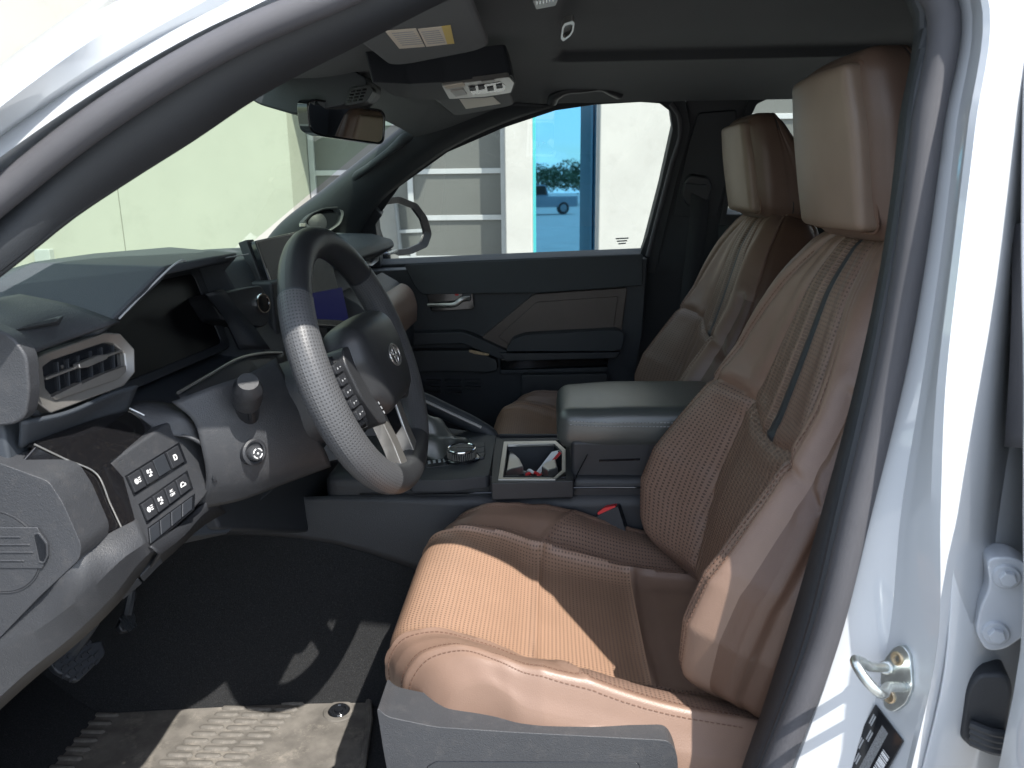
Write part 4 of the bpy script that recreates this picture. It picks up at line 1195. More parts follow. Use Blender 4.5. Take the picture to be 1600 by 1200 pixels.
# spokes with the button pods
for s in (-1, 1):
    sp_ = roundpoly([(s * .060, .030), (s * .105, .036), (s * .118, .018), (s * .112, -.030), (s * .085, -.078), (s * .060, -.085), (s * .055, -.03)], .01)
    prism('spoke', FWH, sp_ if s > 0 else sp_[::-1], -.014, .022, m_wl, wh, bevel=.010, seg=4)
    arm_ = roundpoly([(s * .10, .030), (s * .162, .036), (s * .166, .0), (s * .160, -.045), (s * .148, -.065), (s * .085, -.075)], .006)
    prism('spoke_arm', FWH, arm_ if s > 0 else arm_[::-1], -.016, .006, m_gloss, wh, bevel=.004)
    pod_ = roundpoly([(s * .116, .026), (s * .146, .028), (s * .149, -.02), (s * .138, -.062), (s * .100, -.066), (s * .112, -.03)], .005)
    pd = prism('button_pod', FWH, pod_ if s > 0 else pod_[::-1], 0, .013, m_gloss, wh, bevel=.003)
    for (u0, v0, w_, h_) in ((.118, .010, .026, .013), (.120, -.006, .024, .013), (.118, -.022, .026, .013), (.114, -.038, .025, .013), (.108, -.055, .028, .014)):
        r4 = [(s * u0, v0), (s * (u0 + w_), v0 + .001), (s * (u0 + w_), v0 + h_), (s * u0, v0 + h_)]
        bt = prism('wheel_button', FWH, roundpoly(r4 if s > 0 else r4[::-1], .002), .010, .0165, m_grey2, wh, bevel=.0012)
        for k in range(2):
            c0 = (s * (u0 + w_ * (.32 + .36 * k)), v0 + h_ * .5)
            prism('button_mark', FWH, [(c0[0] - .0014, c0[1] - .0005 - .0008 * k), (c0[0] + .0014, c0[1] - .0005), (c0[0] + .0014, c0[1] + .0007), (c0[0] - .0014, c0[1] + .0007 + .0008 * k)], .0163, .0169, m_icd, wh, bevel=0)
    lo = [(s * .030, -.072), (s * .052, -.075), (s * .046, -.120), (s * .050, -.166), (s * .022, -.170), (s * .022, -.12)]
    prism('lower_spoke', FWH, roundpoly(lo if s > 0 else lo[::-1], .004), -.006, .012, m_silver, wh, bevel=.004, seg=3)
    stp = [FWH.w(np.array([(s * x, y, .0235 + (.004 if False else 0))]))[0] for x, y in ((.066, .024), (.074, .0), (.074, -.03), (.064, -.07))]
    stp2 = cr(stp, 26)
    for k in range(0, 25, 1):
        if k % 2 == 0:
            tube('spoke_stitch', [stp2[k], stp2[k + 1]], .0008, m_icd, wh, n=5, smooth_path=False)
prism('hub_lower', FWH, roundpoly([(-.045, -.070), (.045, -.070), (.030, -.115), (-.030, -.115)], .008), -.010, .010, m_gloss, wh, bevel=.004)

# ------------------------------------------------------------------ touch screen and centre stack
ts = empty('touch_screen', (-.49, 0.02, 1.2), suv)
FTS = Fr(P(447, 440, y=0.0), (.93, -.17, .30), (0, 0, 1))
TSO = FTS.pts([(398, 376), (504, 353), (545, 512), (446, 505)])
prism('screen_body', FTS, roundpoly(TSO, .006), -.014, 0.0, m_gloss, ts, bevel=.003, seg=3)
tc_ = np.mean(TSO, 0)
prism('screen_glass', FTS, [tuple(tc_ + (np.array(v) - tc_) * .955) for v in TSO], -.002, .0008, m_screen, ts, bevel=0)
prism('screen_image', FTS, FTS.pts([(478, 460), (534, 449), (545, 501), (486, 498)], .001), 0.0, .0012, m_navy, ts, bevel=0)
prism('screen_back', FTS, FTS.pts([(386, 374), (398, 373), (446, 500), (430, 492)], -.01), -.03, -.012, m_grey2, ts, bevel=.002)
prism('screen_edge_trim', FTS, FTS.pts([(408, 400), (414, 400), (428, 440), (424, 455)], -.004), -.02, .0006, m_dsilver, ts, bevel=.0006)
box('screen_neck', (-.52, .02, 1.22), (.03, .10, .05), m_blk, ts, bevel=.006)
cs = empty('centre_stack', (-.46, 0.05, 1.0), suv)
FCS = Fr((-.455, .06, 1.10), (.93, 0, .36), (0, 0, 1))
prism('stack_panel', FCS, FCS.pts([(470, 520), (600, 470), (640, 640), (520, 660)]), -.04, 0, m_blk, cs, bevel=.006)
prism('stack_trim', FCS, FCS.pts([(534, 455), (545, 455), (568, 500), (566, 508), (540, 522), (536, 514), (552, 500)]), 0, .006, m_silver, cs, bevel=.002)
prism('climate_knob', FCS, FCS.pts([(510, 512), (535, 506), (535, 514), (510, 520)]), 0, .014, m_gloss, cs, bevel=.003)
# right air vent on the passenger end and glove box grip
rv = empty('air_vent', tuple(P(578, 400, y=.63)), suv)
FV2 = Fr(P(580, 400, y=.60), (.90, -.40, .10), (0, 0, 1))
v2o = FV2.pts([(568, 390), (575, 382), (588, 380), (592, 388), (590, 408), (580, 416), (569, 414)])
c2 = np.mean(v2o, 0)
ring('vent_frame', FV2, v2o, [tuple(c2 + (np.array(v) - c2) * .66) for v in v2o], -.02, .004, m_silver, rv, bevel=.002, hi=-.002)
prism('vent_cavity', FV2, [tuple(c2 + (np.array(v) - c2) * .7) for v in v2o], -.03, -.008, m_gloss, rv, bevel=0)
prism('vent_bar', FV2, FV2.pts([(571, 401), (589, 395), (589, 398), (571, 404)]), -.01, .001, m_dsilver, rv, bevel=.0005)
prism('vent_housing', FV2, [tuple(c2 + (np.array(v) - c2) * 1.12) for v in v2o], -.12, -.006, m_grey2, rv, bevel=.004)
prism('glovebox', FY(.45), roundpoly(FY(.45).pts([(560, 440), (592, 458), (608, 478), (620, 520), (620, 560), (600, 640), (540, 640)]), .01), -.25, .2, m_blk, dash, bevel=.01)
prism('brown_dash_wrap', FY(.30), roundpoly(FY(.30).pts([(575, 470), (592, 474), (604, 488), (611, 512), (610, 545), (590, 540)]), .012), -.36, .0, m_lea, dash, bevel=.012, seg=3)
# ------------------------------------------------------------------ centre console
con = empty('centre_console', (-.1, 0, .55), suv)
loft('tunnel_side', [[np.array((-.95, -.15, .86)), np.array((-.40, -.128, .888)), np.array((-.10, -.128, .890)), np.array((.45, -.128, .90))],
                     [np.array((-.95, -.152, .83)), np.array((-.40, -.135, .84)), np.array((-.10, -.135, .80)), np.array((.45, -.135, .80))],
                     [np.array((-.95, -.155, .80)), np.array((-.40, -.138, .80)), np.array((-.10, -.140, .70)), np.array((.45, -.14, .70))]], m_grey2, con, nu=24, nv=10, solid=.004)
loft('tunnel_carpet', [[np.array((-.95, -.145, .82)), np.array((-.40, -.130, .82)), np.array((-.10, -.130, .75)), np.array((.45, -.13, .75))],
                       [np.array((-.95, -.17, .70)), np.array((-.40, -.150, .68)), np.array((-.10, -.15, .62)), np.array((.45, -.15, .62))],
                       [np.array((-.95, -.26, .505)), np.array((-.40, -.200, .502)), np.array((-.10, -.19, .502)), np.array((.45, -.18, .502))]], m_carpet, con, nu=24, nv=10)
box('console_core', (-.02, 0, .69), (.45, .122, .14), m_blk, con, bevel=.006)
V_, F_, _ = rbox((.155, .124, .040), .016, .012)
V_[:, 2] += .010 * sst(-V_[:, 0], .02, .15) * 0
mesh('console_front', V_ + np.array((-.255, 0, .886)), F_, m_grey2, con, ang=60)
V_, F_, _ = rbox((.135, .126, .042), .010, .012)
mesh('console_mid', V_ + np.array((.168, 0, .884)), F_, m_grey2, con, ang=60)
for s_ in (-1, 1):
    box('console_side', (-.035, s_ * .1225, .875), (.075, .0035, .052), m_grey2, con, bevel=.002)
# seam lines of the side trim
for l in ([(562, 772), (640, 772), (768, 770)], [(769, 770), (900, 762), (1015, 762)], [(893, 762), (905, 735), (918, 710)]):
    tube('console_seam', [P(a, b, y=-.1295) for a, b in l], .0012, m_gloss, con, n=6, m=12)
FSP = Fr((-.17, 0, .930), (-.03, 0, 1), (0, 1, 0))
prism('shift_panel', FSP, roundpoly(FSP.pts([(632, 742), (690, 668), (775, 682), (772, 702), (764, 745), (700, 752), (640, 752)]), .008), -.02, .002, m_blk, con, bevel=.003)
prism('selector_label', FSP, FSP.pts([(664, 718), (700, 714), (702, 726), (666, 731)], .003), .001, .0032, m_gloss, con, bevel=.0004)
for k in range(4):
    prism('selector_mark', FSP, FSP.pts([(668 + 8 * k, 720 - k), (672 + 8 * k, 719.5 - k), (673 + 8 * k, 724 - k), (669 + 8 * k, 725 - k)], .0034), .003, .0036, m_icd, con, bevel=0)
dl = empty('drive_mode_dial', tuple(P(722, 715, z=.93)), suv)
FDl = Fr(P(722, 717, z=.932), (-.02, -.03, 1), (0, 1, 0))
lathe('dial_base', FDl, [(.034, -.002), (.034, .004), (.031, .006), (.028, .006)], m_gloss, dl, n=40)
lathe('dial_knob', FDl, [(.0265, .004), (.0265, .018), (.0262, .020)], m_gloss, dl, n=40)
for k in range(40):
    a = 2 * pi * k / 40
    c = np.array((cos(a) * .0268, sin(a) * .0268, .0115))
    t = np.array((-sin(a), cos(a), 0)) * .0009
    tube('dial_knurl', FDl.w(np.array([c - (0, 0, .0065), c + (0, 0, .0065)])), .0012, m_dsilver, dl, n=5, smooth_path=False)
lathe('dial_rim', FDl, [(.0272, .0185), (.0276, .020), (.0268, .0225), (.0255, .0230), (.0240, .0222), (.0240, .018)], m_chrome, dl, n=44)
lathe('dial_top', FDl, [(.0242, .018), (.0238, .0215), (.0150, .0225), (.0001, .0228)], m_grey, dl, n=40)
prism('dial_line', FDl, [(-.022, -.0004), (.022, -.0004), (.022, .0004), (-.022, .0004)], .0222, .0234, m_gloss, dl, bevel=0)
for i in range(3):
    r4 = FSP.pts([(737 + 1.5 * i + 0, 694 + 8 * i), (757 + .5 * i, 692 + 8 * i), (757 - .5 * i, 699 + 8 * i), (735 + 1.5 * i, 701.5 + 8 * i)], .004)
    prism('console_switch', FSP, r4, .001, .006, m_grey, con, bevel=.001)
# shifter boot: soft folds, with the lever behind the wheel rim
nb, kb = 22, 36
V_ = []
for i in range(nb):
    t = i / (nb - 1)
    r_ = .050 * (1 - t) ** .55 + .014
    for k in range(kb):
        a = 2 * pi * k / kb
        f = 1 + .14 * sin(4 * a + 5 * t) * (1 - t) + .07 * sin(9 * a - 7 * t) * (1 - t)
        V_.append((-.235 + r_ * f * 1.05 * cos(a) - .03 * t, .015 + r_ * f * .95 * sin(a), .932 + .075 * t + .006 * sin(11 * t + 2 * a)))
mesh('shifter_boot', V_, gridfaces(nb, kb, cv=True), m_lmix, con, ang=80)
tube('shift_lever', [(-.265, .015, 1.0), (-.272, .015, 1.04), (-.278, .012, 1.07)], [.012, .016, .024], m_blk, con, n=16, m=12)
# passenger side grab rail of the console
rl = [P(640, 618, y=.125), P(660, 626, y=.125), P(700, 645, y=.125), P(745, 667, y=.125), P(768, 683, y=.12), P(774, 705, y=.115)]
tube('console_rail', rl, [.014, .014, .014, .0135, .013, .012], m_blk, con, n=14, flat=1.3)
tube('rail_inlay', [P(648, 619, y=.112), P(680, 634, y=.112), P(720, 653, y=.112), P(752, 668, y=.112)], .006, m_dsilver, con, n=10, flat=.5)
# cup holder
ch = empty('cup_holder', tuple(P(832, 718, z=.93)), suv)
FCu = Fr((-.03, 0, .929), (0.0, 0, 1), (0, 1, 0))
co_ = [(787, 689.5), (868, 688), (884, 702), (884, 736), (868, 749), (778, 749)]
ci_ = [(793, 693.5), (866, 692), (878, 704), (878, 733), (865, 744.5), (786, 744.5)]
ring('cup_frame', FCu, FCu.pts(co_, .003), FCu.pts(ci_, .003), -.004, .003, m_silver, ch, bevel=.001, hi=.0015)
CI = FCu.pts(ci_)
cm_ = np.mean(CI, 0)
nI = len(CI)
Lw = [(a, b, .0005) for a, b in CI] + [tuple(cm_ + (np.array(v) - cm_) * .93) + (-.075,) for v in CI]
mesh('cup_well', FCu.w(np.array(Lw)), [(i, (i + 1) % nI, nI + (i + 1) % nI, nI + i) for i in range(nI)] + [tuple(range(nI, 2 * nI))], m_blk, ch, smooth=False)
for l in ([(796, 700), (812, 716), (818, 728), (800, 732), (790, 736)], [(868, 716), (852, 722), (846, 728), (856, 734), (872, 731)]):
    prism('cup_tab', FCu, FCu.pts(l, -.012), -.03, -.012, m_silver, ch, bevel=.003)
ptop = FCu.pts([(772, 686), (890, 684), (896, 752), (768, 756)])
ring('cup_surround', FCu, ptop, [CI[0], CI[2], CI[3], CI[5]] if False else FCu.pts([(787, 690), (884, 688), (884, 749), (778, 749)]), -.03, .001, m_grey2, con, bevel=.002)
# armrest lid
V_, F_, fl_ = rbox((.155, .118, .036), .026, .008)
fx = sst(-V_[:, 0], .02, .155)
V_[:, 1] *= 1 - .10 * fx ** 2
V_[:, 2] += .006 * (1 - (V_[:, 1] / .118) ** 2) * (V_[:, 2] > 0) - .006 * fx
gr = np.exp(-((fl_[:, 2] - .010) / .0035) ** 2)
V_[:, :2] *= (1 - .012 * gr * (np.abs(fl_[:, 2]) < .02))[:, None]
arm_c = np.array((.165, 0, 1.010))
mesh('armrest_lid', V_ + arm_c, F_, m_lmix, con, ang=80)
for off in (.0035, -.0035):
    L = []
    for a in np.linspace(0, 1, 150):
        L.append((arm_c[0] + .155 - .31 * a, arm_c[1] - .1185 + .012 * sst(np.array(a), .6, 1.0) ** 2, arm_c[2] + .012 + off))
    L = np.array(L)
    for k in range(4, 138, 3):
        tube('lid_stitch', [L[k], L[k + 2]], .0008, m_icd, con, n=4, smooth_path=False)
box('armrest_bin', (.18, 0, .945), (.145, .112, .045), m_grey2, con, bevel=.008)
prism('bin_groove', FY(-.1125), FY(-.1125).pts([(936, 718), (1000, 716), (1000, 719), (936, 721)]), -.003, .001, m_gloss, con, bevel=0)

# ------------------------------------------------------------------ things lying in the cup holder
FTg = Fr(FCu.w(np.array([FCu.px(848, 728, -.03) + (-.03,)]))[0], (-.2, -.75, .6), (.35, .3, 1))
tagp = FTg.pts([(846, 743), (835, 741), (862, 706), (882, 702), (878, 708)])
kt = prism('paper_tag', FTg, tagp, -.0008, .0008, m_ic, None, bevel=.0003)
tag(kt, 'white paper tag with red edge standing in the cup holder', 'paper tag')
prism('red_edge', FTg, FTg.pts([(846, 743), (843, 742), (876, 703.5), (882, 702), (878, 708)]), .0007, .0012, m_red, kt, bevel=0)
o = lathe('tag_hole', FTg, [(.0016, .0006), (.0016, .0011), (.0001, .0011)], m_gloss, kt, n=12, c=FTg.px(873, 706))
kf = empty('key_ring', tuple(P(835, 742, z=.90)), None, 'small red key ring with black fob lying in the cup holder', 'key ring')
V_, F_, _ = rbox((.014, .009, .005), .004, .003)
mesh('fob', V_ + P(818, 740, z=.895), F_, m_gloss, kf, ang=80)
tube('red_strap', [P(822, 742, z=.899), P(832, 738, z=.905), P(842, 743, z=.902), P(838, 747, z=.899), P(828, 745, z=.899)], .0032, m_red, kf, n=8, m=24)
tube('white_strap', [P(824, 738, z=.90), P(828, 735, z=.908), P(834, 739, z=.905)], .003, m_ic, kf, n=8, m=14)

# ------------------------------------------------------------------ buckle
bk = empty('belt_buckle', tuple(P(955, 830, y=-.15)), suv)
FBk = Fr(P(962, 815, y=-.150), (-.25, -.95, .12), (-.18, 0, 1))
prism('buckle_body', FBk, roundpoly(FBk.pts([(931, 806), (966, 790), (985, 850), (958, 858)]), .004), -.022, .004, m_blk, bk, bevel=.004, seg=3)
prism('buckle_button', FBk, roundpoly(FBk.pts([(933, 801), (945, 793), (962, 790), (960, 799), (938, 809)], .001), .002), -.014, .0022, m_red, bk, bevel=.0015)
tube('buckle_stalk', [P(970, 850, y=-.160), P(990, 880, y=-.165), P(1010, 900, y=-.17)], [.014, .012, .011], m_blk, bk, n=10, m=10)

# ------------------------------------------------------------------ pedals and floor mat
pe = empty('brake_pedal', tuple(P(125, 1030, y=-.50)), suv)
FPe = Fr(P(125, 1032, y=-.46), (.80, -.25, .55), (0, 0, 1))
pp = FPe.pts([(76, 1032), (100, 1012), (160, 1000), (166, 1022), (122, 1066), (88, 1050)])
prism('pedal_pad', FPe, roundpoly(pp, .006), -.012, 0, m_blk, pe, bevel=.003)
pc = np.mean(pp, 0)
for i in range(-3, 4):
    for j in range(-2, 3):
        u = (pc[0] + i * .011 + (j % 2) * .005, pc[1] + j * .010)
        if abs(i * .011 + (j % 2) * .005) < .032 and abs(j) * .010 < .026:
            prism('pedal_tread', FPe, [(u[0] - .004, u[1] - .003), (u[0] + .004, u[1] - .001), (u[0] + .004, u[1] + .003), (u[0] - .004, u[1] + .001)], 0, .002, m_grey2, pe, bevel=0)
tube('pedal_arm', [FPe.w(np.array([(pc[0], pc[1] + .01, -.01)]))[0], P(150, 960, y=-.44), (-.75, -.42, 1.05)], .010, m_blk, pe, n=8, m=12)
pa = empty('accelerator_pedal', tuple(P(200, 970, y=-.30)), suv)
FPa = Fr(P(200, 970, y=-.30), (.80, -.2, .55), (0, 0, 1))
ppa = FPa.pts([(185, 978), (194, 958), (210, 956), (214, 966), (208, 984), (192, 988)])
prism('pedal_pad', FPa, roundpoly(ppa, .004), -.012, 0, m_grey2, pa, bevel=.003)
pc2 = np.mean(ppa, 0)
for k in range(4):
    prism('pedal_tread', FPa, [(pc2[0] - .011 + .006 * k, pc2[1] - .014), (pc2[0] - .009 + .006 * k, pc2[1] - .014), (pc2[0] - .009 + .006 * k, pc2[1] + .014), (pc2[0] - .011 + .006 * k, pc2[1] + .014)], 0, .002, m_blk, pa, bevel=0)
tube('pedal_arm', [P(200, 960, y=-.30), P(205, 930, y=-.29), (-.80, -.28, 1.0)], .008, m_blk, pa, n=8, m=10)

fm_ = empty('floor_mat', (-.5, -.42, .50), None, 'dusty black rubber floor mat with raised ribs in the driver footwell', 'floor mat')
FMt = Fr((-.5, -.42, .503), (0, 0, 1), (0, 1, 0))
mp_ = roundpoly(FMt.pts([(225, 1040), (345, 1046), (470, 1046), (556, 1040), (574, 1052), (578, 1130), (560, 1250), (540, 1420), (120, 1420), (-60, 1260), (20, 1180), (95, 1095), (176, 1090)]), .012)
prism('mat_sheet', FMt, mp_, 0, .006, m_mat, fm_, bevel=.002)
mcn = np.mean(mp_, 0)
mrim = np.array([tuple(q) for q in mp_])
tube('mat_rim', FMt.w(np.c_[mrim, np.full(len(mrim), .007)]), .006, m_mat, fm_, n=8, closed=True, smooth_path=False)
# ribs run along the car, three lengths per row; the first rib is shared by all of them
def rib_mesh(L):
    n = 13
    V, F = [], []
    for i in range(n):
        t = i / (n - 1) * 2 - 1
        w = .0048 * max(0.0, 1 - abs(t) ** 14) + .0006
        h = .0040 * max(0.0, 1 - abs(t) ** 14)
        for a in np.linspace(0, pi, 6):
            V.append((t * L / 2, w * cos(a), h * sin(a)))
    return V, gridfaces(n, 6)


rv_, rf_ = rib_mesh(.046)
rib0 = None
A = FMt.px(352, 1101); B = FMt.px(478, 1101); C_ = FMt.px(255, 1205)
for r_ in range(17):
    yy = A[1] - .0175 * r_
    for k in range(3):
        xc = A[0] - .0175 * r_ * .35 + .0485 * k + .030
        if rib0 is None:
            me_ = bpy.data.meshes.new('mat_rib')
            me_.from_pydata(rv_, [], rf_)
            me_.materials.append(m_mat)
            me_.shade_smooth()
            rib0 = me_
        ob_ = bpy.data.objects.new('mat_rib', rib0)
        link(ob_, fm_)
        w0 = FMt.w(np.array([(xc, yy, .006)]))[0]
        ob_.location = Vector(w0)
for r_ in range(9):
    for k in range(2):
        w0 = FMt.w(np.array([(A[0] - .20 - .055 * k, A[1] - .022 * r_, .006)]))[0]
        ob_ = bpy.data.objects.new('mat_rib', rib0)
        link(ob_, fm_)
        ob_.location = Vector(w0)
ca = FMt.px(530, 1116)
lathe('mat_anchor', FMt, [(.019, .004), (.019, .009), (.017, .011), (.013, .011), (.011, .008), (.008, .008), (.0075, .0115), (.005, .0125), (.0001, .0125)], m_gloss, fm_, n=32, c=ca)
lathe('mat_boss', FMt, [(.030, .005), (.027, .008), (.020, .0085), (.0195, .006)], m_mat, fm_, n=36, c=ca)

# ------------------------------------------------------------------ seats
def curve_d(pts, X, Y):
    """distance of each (X, Y) from a polyline"""
    d = np.full(X.shape, 9.0)
    for (a, b), (c, e) in zip(pts[:-1], pts[1:]):
        L2 = (c - a) ** 2 + (e - b) ** 2
        t = np.clip(((X - a) * (c - a) + (Y - b) * (e - b)) / max(L2, 1e-12), 0, 1)
        d = np.minimum(d, np.hypot(X - a - t * (c - a), Y - b - t * (e - b)))
    return d


def sm(pts, n=30):
    return [tuple(v) for v in cr([(a, b, 0) for a, b in pts], n)[:, :2]]


def make_seat(label):
    root = empty('front_seat', (0.0, -.39, .55), suv)
    root['label'] = label
    SC_Y = -.39
    # ---- cushion: a profile run from under the front lip to the rear, swept across
    prof = cr([(-.180, 0, .715), (-.205, 0, .760), (-.218, 0, .800), (-.216, 0, .835), (-.198, 0, .860), (-.165, 0, .868), (-.10, 0, .849), (-.03, 0, .816), (.04, 0, .797), (.13, 0, .782), (.22, 0, .778), (.31, 0, .778)], 150)
    arc = np.concatenate([[0], np.cumsum(np.linalg.norm(np.diff(prof, axis=0), axis=1))])
    k0 = int(np.argmin(np.abs(prof[:, 0] + .165) + 10 * (prof[:, 2] < .865)))
    Us = prof[k0, 0] + (arc - arc[k0])                        # length along the cloth, = x on top
    yv_ = np.concatenate([np.linspace(0, .256, 66), .256 + np.linspace(.0042, .150, 34)])
    yv_ = np.concatenate([-yv_[:0:-1], yv_])
    X, Y = [q.ravel() for q in np.meshgrid(Us, yv_, indexing='ij')]
    px_ = np.repeat(prof[:, 0], len(yv_)); pz_ = np.repeat(prof[:, 2], len(yv_))
    a = np.minimum(np.abs(Y), .256); sd_ = np.maximum(np.abs(Y) - .256, 0); sg = np.sign(Y)
    lipw = 1 - sst(X, -.20, .02)                               # how much the front corner rounding applies
    zr = np.interp(X, [-.40, -.30, -.22, -.16, -.09, .0, .06, .14, .26], [.0, .002, .010, .022, .038, .066, .068, .054, .034])
    ridge = sst(a, .120, .222) * (1 - .30 * sst(a, .238, .256))
    wz = pz_ + zr * ridge + .006 * sst(a, .05, .15) * sst(X, -.2, -.05)
    wx = px_ + lipw * .085 * np.clip((a - .10) / .156, 0, 1) ** 2.4
    # soft shoulder, then the side wall falling to the shield
    wz = wz - .016 * np.clip((a - .228) / .028, 0, 1) ** 2
    fs = sd_ / .150
    low = np.minimum(.735, pz_ - .01)
    wz = np.where(sd_ > 0, wz * (1 - fs) + low * fs, wz)
    wy = sg * (a * (1.035 - .075 * lipw) + .016 * np.sin(np.clip(fs, 0, 1) * pi * .75) - .010 * fs)
    W_ = np.stack([wx, wy, wz], 1)
    seams = []
    for s in (-1, 1):
        seams.append(sm([(-.33, s * .140), (-.20, s * .158), (-.05, s * .166), (.10, s * .160), (.30, s * .150)]))
        seams.append(sm([(-.005, s * .166), (.012, s * .185), (.035, s * .208), (.055, s * .232)]))
        seams.append(sm([(-.34, s * .215), (-.27, s * .212), (-.20, s * .216), (-.10, s * .226), (.05, s * .234), (.26, s * .234)]))
        seams.append(sm([(-.17, s * .352), (-.10, s * .330), (-.03, s * .306), (.03, s * .286), (.075, s * .268)]))
    seams.append([(-.005, -.166), (-.012, -.08), (-.012, .08), (-.005, .166)])
    seams.append([(.150, -.158), (.146, 0), (.150, .158)])
    G_ = W_.reshape(len(Us), len(yv_), 3)
    du_ = np.gradient(G_, axis=0); dv_ = np.gradient(G_, axis=1)
    nr = np.cross(du_, dv_).reshape(-1, 3)
    nr /= np.linalg.norm(nr, axis=1)[:, None] + 1e-9
    nr *= np.sign(nr[len(nr) // 2 + 0, 2]) if abs(nr[len(nr) // 2, 2]) > .1 else 1
    g = np.zeros(len(X)); pf = np.zeros(len(X))
    for k, sme in enumerate(seams):
        d = curve_d(sme, X, Y)
        g = np.maximum(g, np.exp(-(d / .0042) ** 2) * (.8 if k in (2, 6) else 1.0))
        if k not in (1, 3, 5, 7):
            pf = np.maximum(pf, np.exp(-((d - .020) / .013) ** 2))
    W_ = W_ + nr * (.0016 * pf - .0052 * g)[:, None]
    world = W_ + np.array((0, SC_Y, 0))
    Fa = np.array(gridfaces(len(Us), len(yv_)))
    cx, cy = X[Fa].mean(1), Y[Fa].mean(1)
    ca_ = np.abs(cy)
    Z = np.full(len(X), .09)
    lim = np.interp(cx, [-.33, -.20, -.05, .10, .30], [.140, .158, .166, .160, .150])
    insert = ca_ < lim
    ins_front = insert & (cx < -.010)
    ins_rear = insert & (cx >= -.010) & (cx < .147)
    ins_back = insert & (cx >= .147)
    seam2 = np.interp(ca_, [.166, .185, .208, .232], [-.005, .012, .035, .055])
    wing_perf = (~insert) & (cx > seam2) & (ca_ < .230)
    rest = ~(insert | wing_perf)
    uv = np.stack([X, Y], 1)
    split('cushion_front_insert', world, Fa, ins_front, m_ins, root, uv=uv, ang=180)
    split('cushion_rear_insert', world, Fa, ins_rear, m_ins, root, uv=uv, ang=180)
    split('cushion_back_strip', world, Fa, ins_back, m_lea, root, uv=uv, ang=180)
    for s in (-1, 1):
        split('cushion_bolster_insert', world, Fa, wing_perf & (cy * s > 0), m_perf, root, uv=uv, ang=180)
        split('cushion_bolster', world, Fa, rest & (cy * s > 0), m_lea, root, uv=uv, ang=180)
    # stitches: two rows beside the outer ridge seams, on the surface
    tops = np.where(Z > .085)[0]

    def on_top(x, y):
        d2 = (X[tops] - x) ** 2 + (Y[tops] - y) ** 2
        k = np.argpartition(d2, 6)[:6]
        w = np.exp(-d2[k] / .003 ** 2) + 1e-9
        return (world[tops[k]] * w[:, None]).sum(0) / w.sum()

    def stitches(name, pts, off, V_all, F_all, fn, step=.0065, ln=.0042, r=.00075, lift=.0004):
        p = lin(np.array(pts), 400)
        tg = np.gradient(p, axis=0)
        tg /= np.linalg.norm(tg, axis=1)[:, None]
        nn = np.stack([-tg[:, 1], tg[:, 0]], 1)
        p = p + nn * off
        seg = np.concatenate([[0], np.cumsum(np.linalg.norm(np.diff(p, axis=0), axis=1))])
        s = 0.002
        while s + ln < seg[-1]:
            q0 = np.array([np.interp(s, seg, p[:, i]) for i in (0, 1)])
            q1 = np.array([np.interp(s + ln, seg, p[:, i]) for i in (0, 1)])
            w0, w1 = fn(*q0), fn(*q1)
            L = np.linalg.norm(w1 - w0)
            if .001 < L < .012:
                t = (w1 - w0) / L
                u = norm(np.cross(t, (.3, -.5, .8)))
                v = np.cross(t, u)
                b0 = len(V_all)
                for c in (w0, w1):
                    for k in range(4):
                        an = pi / 2 * k
                        V_all.append(c + r * (cos(an) * u + sin(an) * v) + lift * fn.n)
                for k in range(4):
                    F_all.append((b0 + k, b0 + (k + 1) % 4, b0 + 4 + (k + 1) % 4, b0 + 4 + k))
                F_all.append((b0, b0 + 1, b0 + 2, b0 + 3))
                F_all.append((b0 + 4, b0 + 5, b0 + 6, b0 + 7))
            s += step

    on_top.n = np.array((0, -.25, 1.0))
    Vs, Fs = [], []
    for s in (-1, 1):
        L_ = sm([(-.33, s * .215), (-.27, s * .212), (-.20, s * .216), (-.10, s * .226), (.05, s * .234), (.24, s * .234)], 60)
        for off in (-.0075, .0075):
            stitches('s', L_, off, Vs, Fs, on_top)
        stitches('s', sm([(-.30, s * .145), (-.20, s * .158), (-.05, s * .166), (.10, s * .160), (.24, s * .152)], 60), .006 * s, Vs, Fs, on_top)
    cs_ = mesh('cushion_stitching', Vs, Fs, m_thread, root, smooth=False)
    cs_['kind'] = 'stuff'
    # lower curved seam on the outer side of the cushion
    # ---- backrest
    th = RAD(16.0)
    T = np.array((sin(th), 0, cos(th))); Nf = np.array((-cos(th), 0, sin(th))); Yv = np.array((0, 1, 0))
    base = np.array((.216, SC_Y, .795))
    hb = np.array((.062, .262, .310))
    V, F, fl = rbox(hb, .052, .0042)
    n_, y_, t_ = fl[:, 0], fl[:, 1], fl[:, 2] + .310
    Vn, Vy, Vt = V[:, 0].copy(), V[:, 1].copy(), V[:, 2] + .310
    wprof = np.interp(t_, [0, .05, .12, .20, .28, .36, .43, .49, .54, .58, .62], [.86, .98, 1.06, 1.06, 1.01, .94, .87, .78, .68, .57, .46])
    Vy *= wprof
    front = sst(n_, -.02, .062)
    yy = np.abs(y_)
    wing = np.interp(t_, [0, .06, .12, .18, .25, .32, .39, .46, .55, .62], [.050, .085, .102, .098, .074, .048, .030, .024, .014, .006])
    Vn += front * wing * sst(yy, .105, .215) * (1 - .42 * sst(yy, .212, .262))
    Vn += front * .014 * np.exp(-((t_ - .18) / .10) ** 2) * (1 - sst(yy, .05, .13))     # lumbar
    Vn -= front * .018 * sst(t_, .50, .62)
    Vn -= (1 - front) * .0
    Vn -= .02 * sst(.05 - t_, 0, .05)
    bs = []
    li = lambda t: np.interp(t, [0, .10, .20, .30, .36, .62], [.100, .118, .130, .128, .110, .082])
